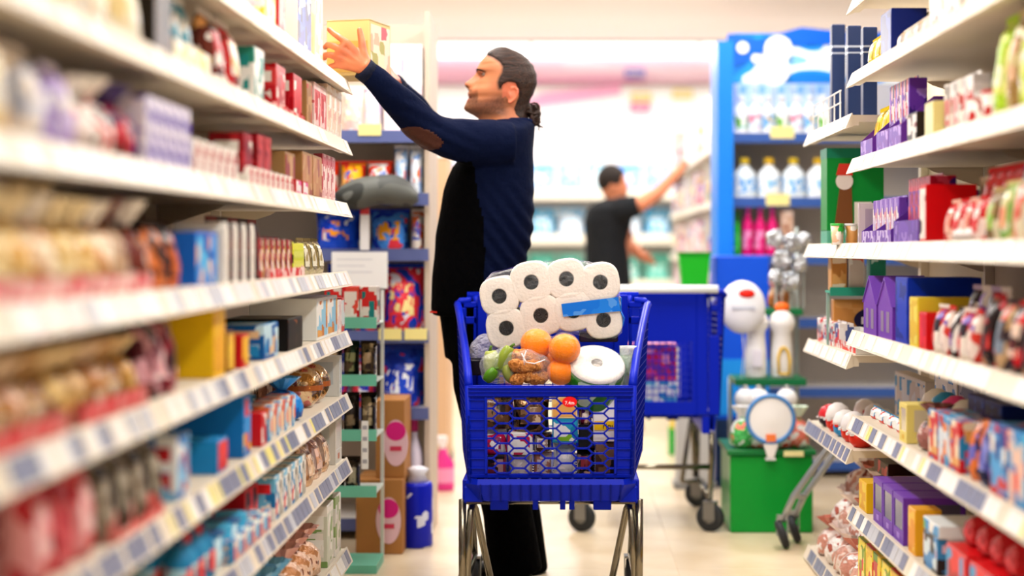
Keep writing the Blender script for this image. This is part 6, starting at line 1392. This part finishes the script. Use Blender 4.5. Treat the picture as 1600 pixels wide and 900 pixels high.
# hair cap
rings = []
for py in [75.2 + i * (196 - 75.2) / 90 for i in range(91)]:
    r_ = []
    for j in range(110):
        th = 2 * PI * j / 110; p = head_pt(py, th); q = sd(HX + p.x * sM, py); t = max(0, min(1, (q + 2.2) / 5.0)); t = t * t * (3 - 2 * t)
        stre = noise.noise(Vector((p.x * 14, p.y * 60, p.z * 60 - p.x * 30))) * .0014
        r_.append(head_pt(py, th, -.006 + t * .0105 + t * stre))
    rings.append(r_)
def hairmat():
    m = bpy.data.materials.new('dark_hair'); m.use_nodes = True; nt = m.node_tree; b = nt.nodes['Principled BSDF']; L = nt.links.new
    tc = nt.nodes.new('ShaderNodeTexCoord'); mp = nt.nodes.new('ShaderNodeMapping'); mp.inputs['Scale'].default_value = (25, 260, 260); mp.inputs['Rotation'].default_value = (0, -.75, 0)
    n = nt.nodes.new('ShaderNodeTexNoise'); n.inputs['Scale'].default_value = 1.; n.inputs['Detail'].default_value = 5
    L(tc.outputs['Object'], mp.inputs[0]); L(mp.outputs[0], n.inputs[0])
    r = nt.nodes.new('ShaderNodeValToRGB'); r.color_ramp.elements[0].color = (*hexc('150d09'), 1); r.color_ramp.elements[1].color = (*hexc('57392a'), 1); r.color_ramp.elements[0].position = .35; r.color_ramp.elements[1].position = .75
    L(n.outputs[0], r.inputs[0]); L(r.outputs[0], b.inputs[0]); b.inputs['Roughness'].default_value = .55; b.inputs['Specular IOR Level'].default_value = .3
    bp = nt.nodes.new('ShaderNodeBump'); bp.inputs['Strength'].default_value = .6; bp.inputs['Distance'].default_value = .01; L(n.outputs[0], bp.inputs['Height']); L(bp.outputs[0], b.inputs['Normal'])
    return m
HAIR = hairmat()
MB().loft(rings).build('hair', HAIR, man, smooth=True, origin=MO)
# curly bun and loose curls
m = MB()
rr = random.Random(3)
for k in range(26):
    bx, by = 832 + rr.uniform(-7, 6), 180 + rr.uniform(-11, 10); yy = MY + rr.uniform(-.025, .025); pts = []
    a0 = rr.uniform(0, 6); rad = rr.uniform(5, 9)
    for q in range(9):
        a = a0 + q * .62; pts.append(Q(bx + rad * math.cos(a) * (1 - q * .04), by + rad * math.sin(a), yy + .012 * math.sin(a * 1.3 + k)))
    m.tube(pts, [.0045 * (1 - abs(q - 4) / 5.5) + .0012 for q in range(9)], 7)
m.tube([Q(822, 165, MY), Q(827, 172, MY), Q(832, 178, MY)], [.018, .014, .018], 12)
for k in range(7):
    pts = []; x0 = 836 + rr.uniform(-3, 4); sw = rr.uniform(-1, 1)
    for q in range(10):
        t = q / 9; pts.append(Q(x0 + (8 + 3 * sw) * t + 2.4 * math.sin(q * 1.5 + k), 184 + (14 + 7 * rr.random() * 0 + k * 1.2) * t + 1.6 * math.cos(q * 1.5 + k), MY + .01 * math.sin(k + q)))
    m.tube(pts, [.0026] * 6 + [.002, .0016, .0012, .0007], 6)
h_ = m.build('curly_bun', HAIR, man, smooth=True, origin=MO)
MB().tube([Q(825, 166, MY - .013), Q(829, 170, MY), Q(825, 172, MY + .013), Q(821, 168, MY)], .003, 8, closed=True, cap=False).build('hair_tie', M('15110f', .7), man, smooth=True, origin=MO)

# sweater
mb = MB()
T = [(188, 800, 26, .085), (196, 798, 38, .135), (205, 793, 42, .185), (220, 787, 47, .205), (240, 780, 53, .205), (258, 772, 62, .195), (280, 767, 67, .19), (300, 764, 71, .187), (340, 760, 74, .185), (370, 756, 75.5, .183), (400, 751.5, 73, .182), (430, 745.5, 70, .182), (460, 741, 67, .184), (484, 738, 65, .186), (492, 738, 62, .18)]
rings = []
for py, cx, hw, b in T:
    ring = []
    for j in range(40):
        a = 2 * PI * j / 40; x = cx + hw * math.cos(a); y = MY + b * math.copysign(abs(math.sin(a)) ** .85, math.sin(a)); ring.append(((x - HX) / sM, y, CH + (HY - py) / sM))
    rings.append(ring)
mb.loft(rings)
# near sleeve, far sleeve
mb.tube([Q(800, 224, 5.70), Q(770, 224, 5.68), Q(735, 222, 5.655), Q(700, 216, 5.62), Q(676, 207, 5.60), Q(657, 192, 5.58), Q(634, 170, 5.54), Q(610, 146, 5.49), Q(589, 124, 5.455), Q(568, 107, 5.435)], [.076, .082, .078, .072, .067, .064, .058, .051, .0445, .038], 20)
mb.tube([Q(800, 226, 5.98), Q(770, 226, 6.0), Q(735, 224, 6.03), Q(700, 216, 6.02), Q(680, 205, 6.0), Q(662, 188, 5.96), Q(645, 165, 5.92), Q(630, 147, 5.87), Q(617, 132, 5.82)], [.076, .078, .07, .062, .058, .054, .047, .04, .035], 18)
# folds at elbow and back
for (a, b_, r) in [((690, 190), (722, 196), .012), ((668, 180), (690, 190), .010)]:
    mb.tube([Q(a[0], a[1], 5.60), Q((a[0] + b_[0]) / 2, (a[1] + b_[1]) / 2 - 1, 5.60), Q(b_[0], b_[1], 5.61)], [.004, r, .004], 10)
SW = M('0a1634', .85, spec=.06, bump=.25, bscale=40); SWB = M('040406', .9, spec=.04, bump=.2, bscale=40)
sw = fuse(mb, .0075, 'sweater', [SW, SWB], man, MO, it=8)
me = sw.data; MOV = Vector(MO)
NRM = [v.normal.copy() for v in me.vertices]
for v, vn in zip(me.vertices, NRM):      # cloth folds: long diagonal drapes down the back, creases at the elbow
    p = v.co + MOV; px, py = topx(p); s = F / p.y
    f = 0.
    if py > 280 and px > 735:
        u = (px - 735) * .80 - (py - 330) * .60; f += .0038 * math.sin(u * .33) * min(1, (py - 280) / 60) * min(1, max(0, (px - 740) / 25)) * (1 if u > -40 else .3)
    if py < 260 and px < 760:
        u = (px - 640) * .5 - (py - 190); f += .0026 * math.sin(u * .28 + .9) * (1 - abs(px - 680) / 110 if abs(px - 680) < 110 else 0)
    f += .003 * noise.noise(p * 9)
    v.co += vn * f
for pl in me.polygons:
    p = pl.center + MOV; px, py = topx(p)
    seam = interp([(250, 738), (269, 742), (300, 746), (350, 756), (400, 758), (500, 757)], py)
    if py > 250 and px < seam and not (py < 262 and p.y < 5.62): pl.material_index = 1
# elbow patch lifted from the sleeve surface
bm = bmesh.new(); bm.from_mesh(me)
dl = []
for f_ in bm.faces:
    p = f_.calc_center_median() + MOV; px, py = topx(p); dx, dy = px - 658, py - 216; a = math.radians(16); u = dx * math.cos(a) + dy * math.sin(a); v = -dx * math.sin(a) + dy * math.cos(a)
    if not ((u / 35) ** 2 + (v / 15.5) ** 2 < 1 and f_.normal.y < .35 and p.y < 5.72): dl.append(f_)
bmesh.ops.delete(bm, geom=dl, context='FACES')
bm.normal_update()
for v in bm.verts: v.co += v.normal * .0022
pm = bpy.data.meshes.new('elbow_patch'); bm.to_mesh(pm); bm.free(); pm.materials.clear(); pm.materials.append(M('4e2a1c', .5, bump=.3, bscale=60)); pm.polygons.foreach_set('material_index', [0] * len(pm.polygons))
po = bpy.data.objects.new('elbow_patch', pm); COL.objects.link(po); po.parent = man; po['label'] = 'brown elbow patch'; md = po.modifiers.new('t', 'SOLIDIFY'); md.thickness = .002
# collar, cuffs
m = MB(); cr = []
for k in range(28):
    a = 2 * PI * k / 28; px = 792 + 40 * math.cos(a); py = 191 - 3 * math.cos(a) + 3 * max(0, math.cos(a)) ; cr.append(Vector(((px - HX) / sM, MY + .078 * math.sin(a), CH + (HY - py - (4 if math.cos(a) < 0 else 0)) / sM)))
m.tube(cr, .011, 10, closed=True, cap=False); m.build('collar', M('0c1a3e', .85, spec=.06, bump=.3, bscale=60), man, smooth=True, origin=MO)
for A_, B2, r in ((Q(578, 116, 5.445), Q(567, 106.5, 5.434), .0375), (Q(622, 137, 5.84), Q(616, 131, 5.815), .0345)):
    MB().tube([A_, B2], [r + .001, r + .0015], 22).build('cuff', M('0a1430', .85, bump=.3, bscale=60), man, smooth=True, origin=MO)
# trousers
mb = MB()
rings = []
for py, cx, hw, b in [(478, 742, 58, .172), (500, 745, 57, .175), (530, 750, 58, .178), (560, 753, 58, .178)]:
    rings.append([((cx + hw * math.cos(2 * PI * j / 30) - HX) / sM, MY + b * math.sin(2 * PI * j / 30), CH + (HY - py) / sM) for j in range(30)])
mb.loft(rings)
mb.tube([Q(748, 520, MY - .088), Q(752, 600, MY - .09), Q(770, 690, MY - .09), Q(793, 800, MY - .09), Q(806, 896, MY - .09)], [.098, .098, .09, .086, .095], 22)
mb.tube([Q(752, 520, MY + .088), Q(752, 600, MY + .09), Q(778, 690, MY + .09), Q(808, 800, MY + .09), Q(818, 896, MY + .09)], [.098, .098, .088, .084, .09], 22)
tr_ = fuse(mb, .009, 'trousers', M('030304', .9, spec=.04, bump=.3, bscale=25), man, MO, it=6)
for sy, x in ((-1, 795), (1, 815)):
    c = Q(x, 900, MY + sy * .09); c.z = 0
    m = MB(); rings = []
    for t, hw, h1 in [(0, .018, .03), (.08, .035, .05), (.3, .045, .06), (.6, .042, .085), (.85, .04, .095), (1, .028, .085)]:
        x_ = c.x - .17 + .25 * t; rings.append([(x_, c.y + hw * math.cos(q), .03 + (h1 - .02) * .5 + ((h1 - .02) * .5) * math.sin(q)) for q in [2 * PI * j / 14 for j in range(14)]])
    sh_ = m.loft(rings).build('shoe', M('101010', .4), man, smooth=True, origin=MO)
    MB().box(c.x - .175, c.x + .08, c.y - .043, c.y + .043, 0.0005, .028).build('sole', M('1c1c1c', .7), sh_, origin=MO, bevel=.008)
MB().box((676 - HX) / sM, (700 - HX) / sM, MY - .12, MY - .06, CH + (HY - 487) / sM, CH + (HY - 484.5) / sM).build('red_hem_label', M('c83020', .6), man, origin=MO)

# the box he sets on the shelf
bc = Vector((-.65, 5.49, 0)); ang = math.radians(-15.5)
bx = empty('game_box', (-.65, 5.485, 1.725), ang); g(bx, 'large cream cardboard box with pictures held in the raised hands', 'box')
MB().box(-.152, 0, 0, .19, 0, .183).build('box_base', M('dfc68a', .5), bx, bevel=.002)
MB().box(-.15, -.006, -.0015, -.0002, .012, .115).build('front_panel', M('d8b566', .5), bx)
MB().box(.0002, .0012, .012, .18, .012, .172).build('side_picture', art(('f4dcc8', 'e8b8a0', '7a80c8', 'f0e0c0', 'd8707a', 'b8b070'), 16, 9, .4), bx)
MB().box(-.153, .001, -.001, .191, .1835, .1855).build('box_lid', M('e2cf9c', .5), bx)

# ---- second man at the far shelves
M2 = 10.5; s2 = F / M2
m2 = empty('person', (at(962, 0, M2).x, M2, 0)); O2 = m2.location; g(m2, 'person in dark grey t-shirt reaching up to far white shelves', 'person')
def Z(px, py, dy=0): return at(px, py, M2 + dy)
mb = MB()
mb.ball(Z(958, 287), .083, .078, .11, 24, 16); mb.ball(Z(966, 296), .062, .06, .085, 18, 12)
mb.ball(Z(979, 291), .016, .014, .016, 10, 8)
mb.tube([Z(961, 300), Z(960, 320)], [.055, .062], 14)
mb.ball(Z(955, 290, -.078), .012, .008, .02, 10, 8)
mb.tube([Z(958, 318), Z(955, 360), Z(953, 440), Z(955, 480)], [.1, .13, .12, .12], 16)
mb.tube([Z(972, 328, -.15), Z(1003, 318, -.18), Z(1030, 300, -.15)], [.052, .05, .04], 14)
mb.tube([Z(1003, 318, -.18), Z(1030, 300, -.15), Z(1052, 276, -.12), Z(1066, 262, -.1)], [.048, .042, .034, .028], 14)
for k, (dx, dy) in enumerate([(8, -12), (10, -9), (11, -6), (11, -3)]):
    mb.tube([Z(1065, 262, -.1 + .012 * k), Z(1065 + dx * .6, 262 + dy * .6, -.12 + .02 * k), Z(1065 + dx, 262 + dy, -.12 + .022 * k)], [.02, .011, .009], 8)
mb.tube([Z(1065, 263, -.1), Z(1064, 254, -.09), Z(1066, 249, -.085)], [.016, .011, .009], 8)
mb.tube([Z(955, 335, .17), Z(975, 375, .2), Z(1000, 398, .16), Z(1012, 404, .12)], [.05, .046, .036, .03], 12)
for k in range(4): mb.tube([Z(1010, 403 + k, .12), Z(1018, 405 + k * 2, .12 + .01 * k), Z(1024, 408 + k * 2, .12 + .01 * k)], [.016, .010, .008], 8)
mb.tube([Z(1010, 402, .12), Z(1014, 396, .1), Z(1019, 394, .1)], [.014, .01, .008], 8)
for sy in (-1, 1): mb.tube([Z(955, 470, sy * .09), Z(955, 560, sy * .1), Z(958, 660, sy * .1), Z(958, 668, sy * .1)], [.08, .06, .045, .04], 12)
b2 = fuse(mb, .008, 'body', M('c88868', .55, sss=.1), m2, O2, it=3)
m = MB(); rings = []
for px, py, hw, hz in [(946, 262, 3, 1)]: pass
m.ball(Z(955, 280), .094, .088, .098, 24, 14); hr = m
hr.v = [(x, y, max(z, CH + (HY - 296) / s2) if x > Z(966, 0).x else z) if True else 0 for x, y, z in hr.v]
hr.v = [((min(x, Z(971, 0).x + .02 * 0) if z < CH + (HY - 272) / s2 else x), y, z) for x, y, z in hr.v]
hr.build('hair', M('2a211c', .7, bump=.5, bscale=80), m2, smooth=True, origin=O2)
MB().tube([Z(975, 298, -.02), Z(974, 306, 0), Z(968, 311, .03)], [.02, .026, .02], 10).build('beard', M('4a3428', .8), m2, smooth=True, origin=O2)
for sy in (-1, 1): MB().ball(Z(976, 285, sy * .028), .01, .01, .009, 8, 6).build('eye', M('2a1c14', .3), m2, origin=O2)
mb = MB(); rings = []
for py, cx, hw, b in [(310, 962, 18, .09), (316, 960, 30, .17), (326, 955, 38, .21), (345, 950, 38, .20), (380, 948, 34, .18), (430, 950, 36, .18), (470, 953, 36, .18)]:
    rings.append([((cx + hw * math.cos(2 * PI * j / 26) - HX) / s2, M2 + b * math.sin(2 * PI * j / 26), CH + (HY - py) / s2) for j in range(26)])
mb.loft(rings); mb.tube([Z(965, 328, -.15), Z(985, 324, -.17), Z(998, 320, -.18)], [.085, .072, .066], 16); mb.tube([Z(955, 335, .15), Z(968, 362, .19), Z(980, 378, .2)], [.08, .068, .062], 14)
fuse(mb, .012, 't_shirt', M('27292c', .85, spec=.08, bump=.3, bscale=25), m2, O2, it=6)
mb = MB()
for sy in (-1, 1): mb.tube([Z(955, 462, sy * .08), Z(955, 560, sy * .1), Z(958, 655, sy * .1)], [.105, .085, .075], 16)
mb.ball(Z(955, 470), .15, .17, .1, 16, 10)
fuse(mb, .014, 'trousers', M('1a1c22', .85), m2, O2, it=4)
for sy in (-1, 1):
    c = Z(962, 674, sy * .1); MB().box(c.x - .1, c.x + .17, c.y - .05, c.y + .05, .001, .085).build('shoe', M('1a1a1a', .5), m2, origin=O2, bevel=.03)
for r in REGX: REG.append((r[0], r[1], r[2], r[3], (r[4],)))
finish_labels()
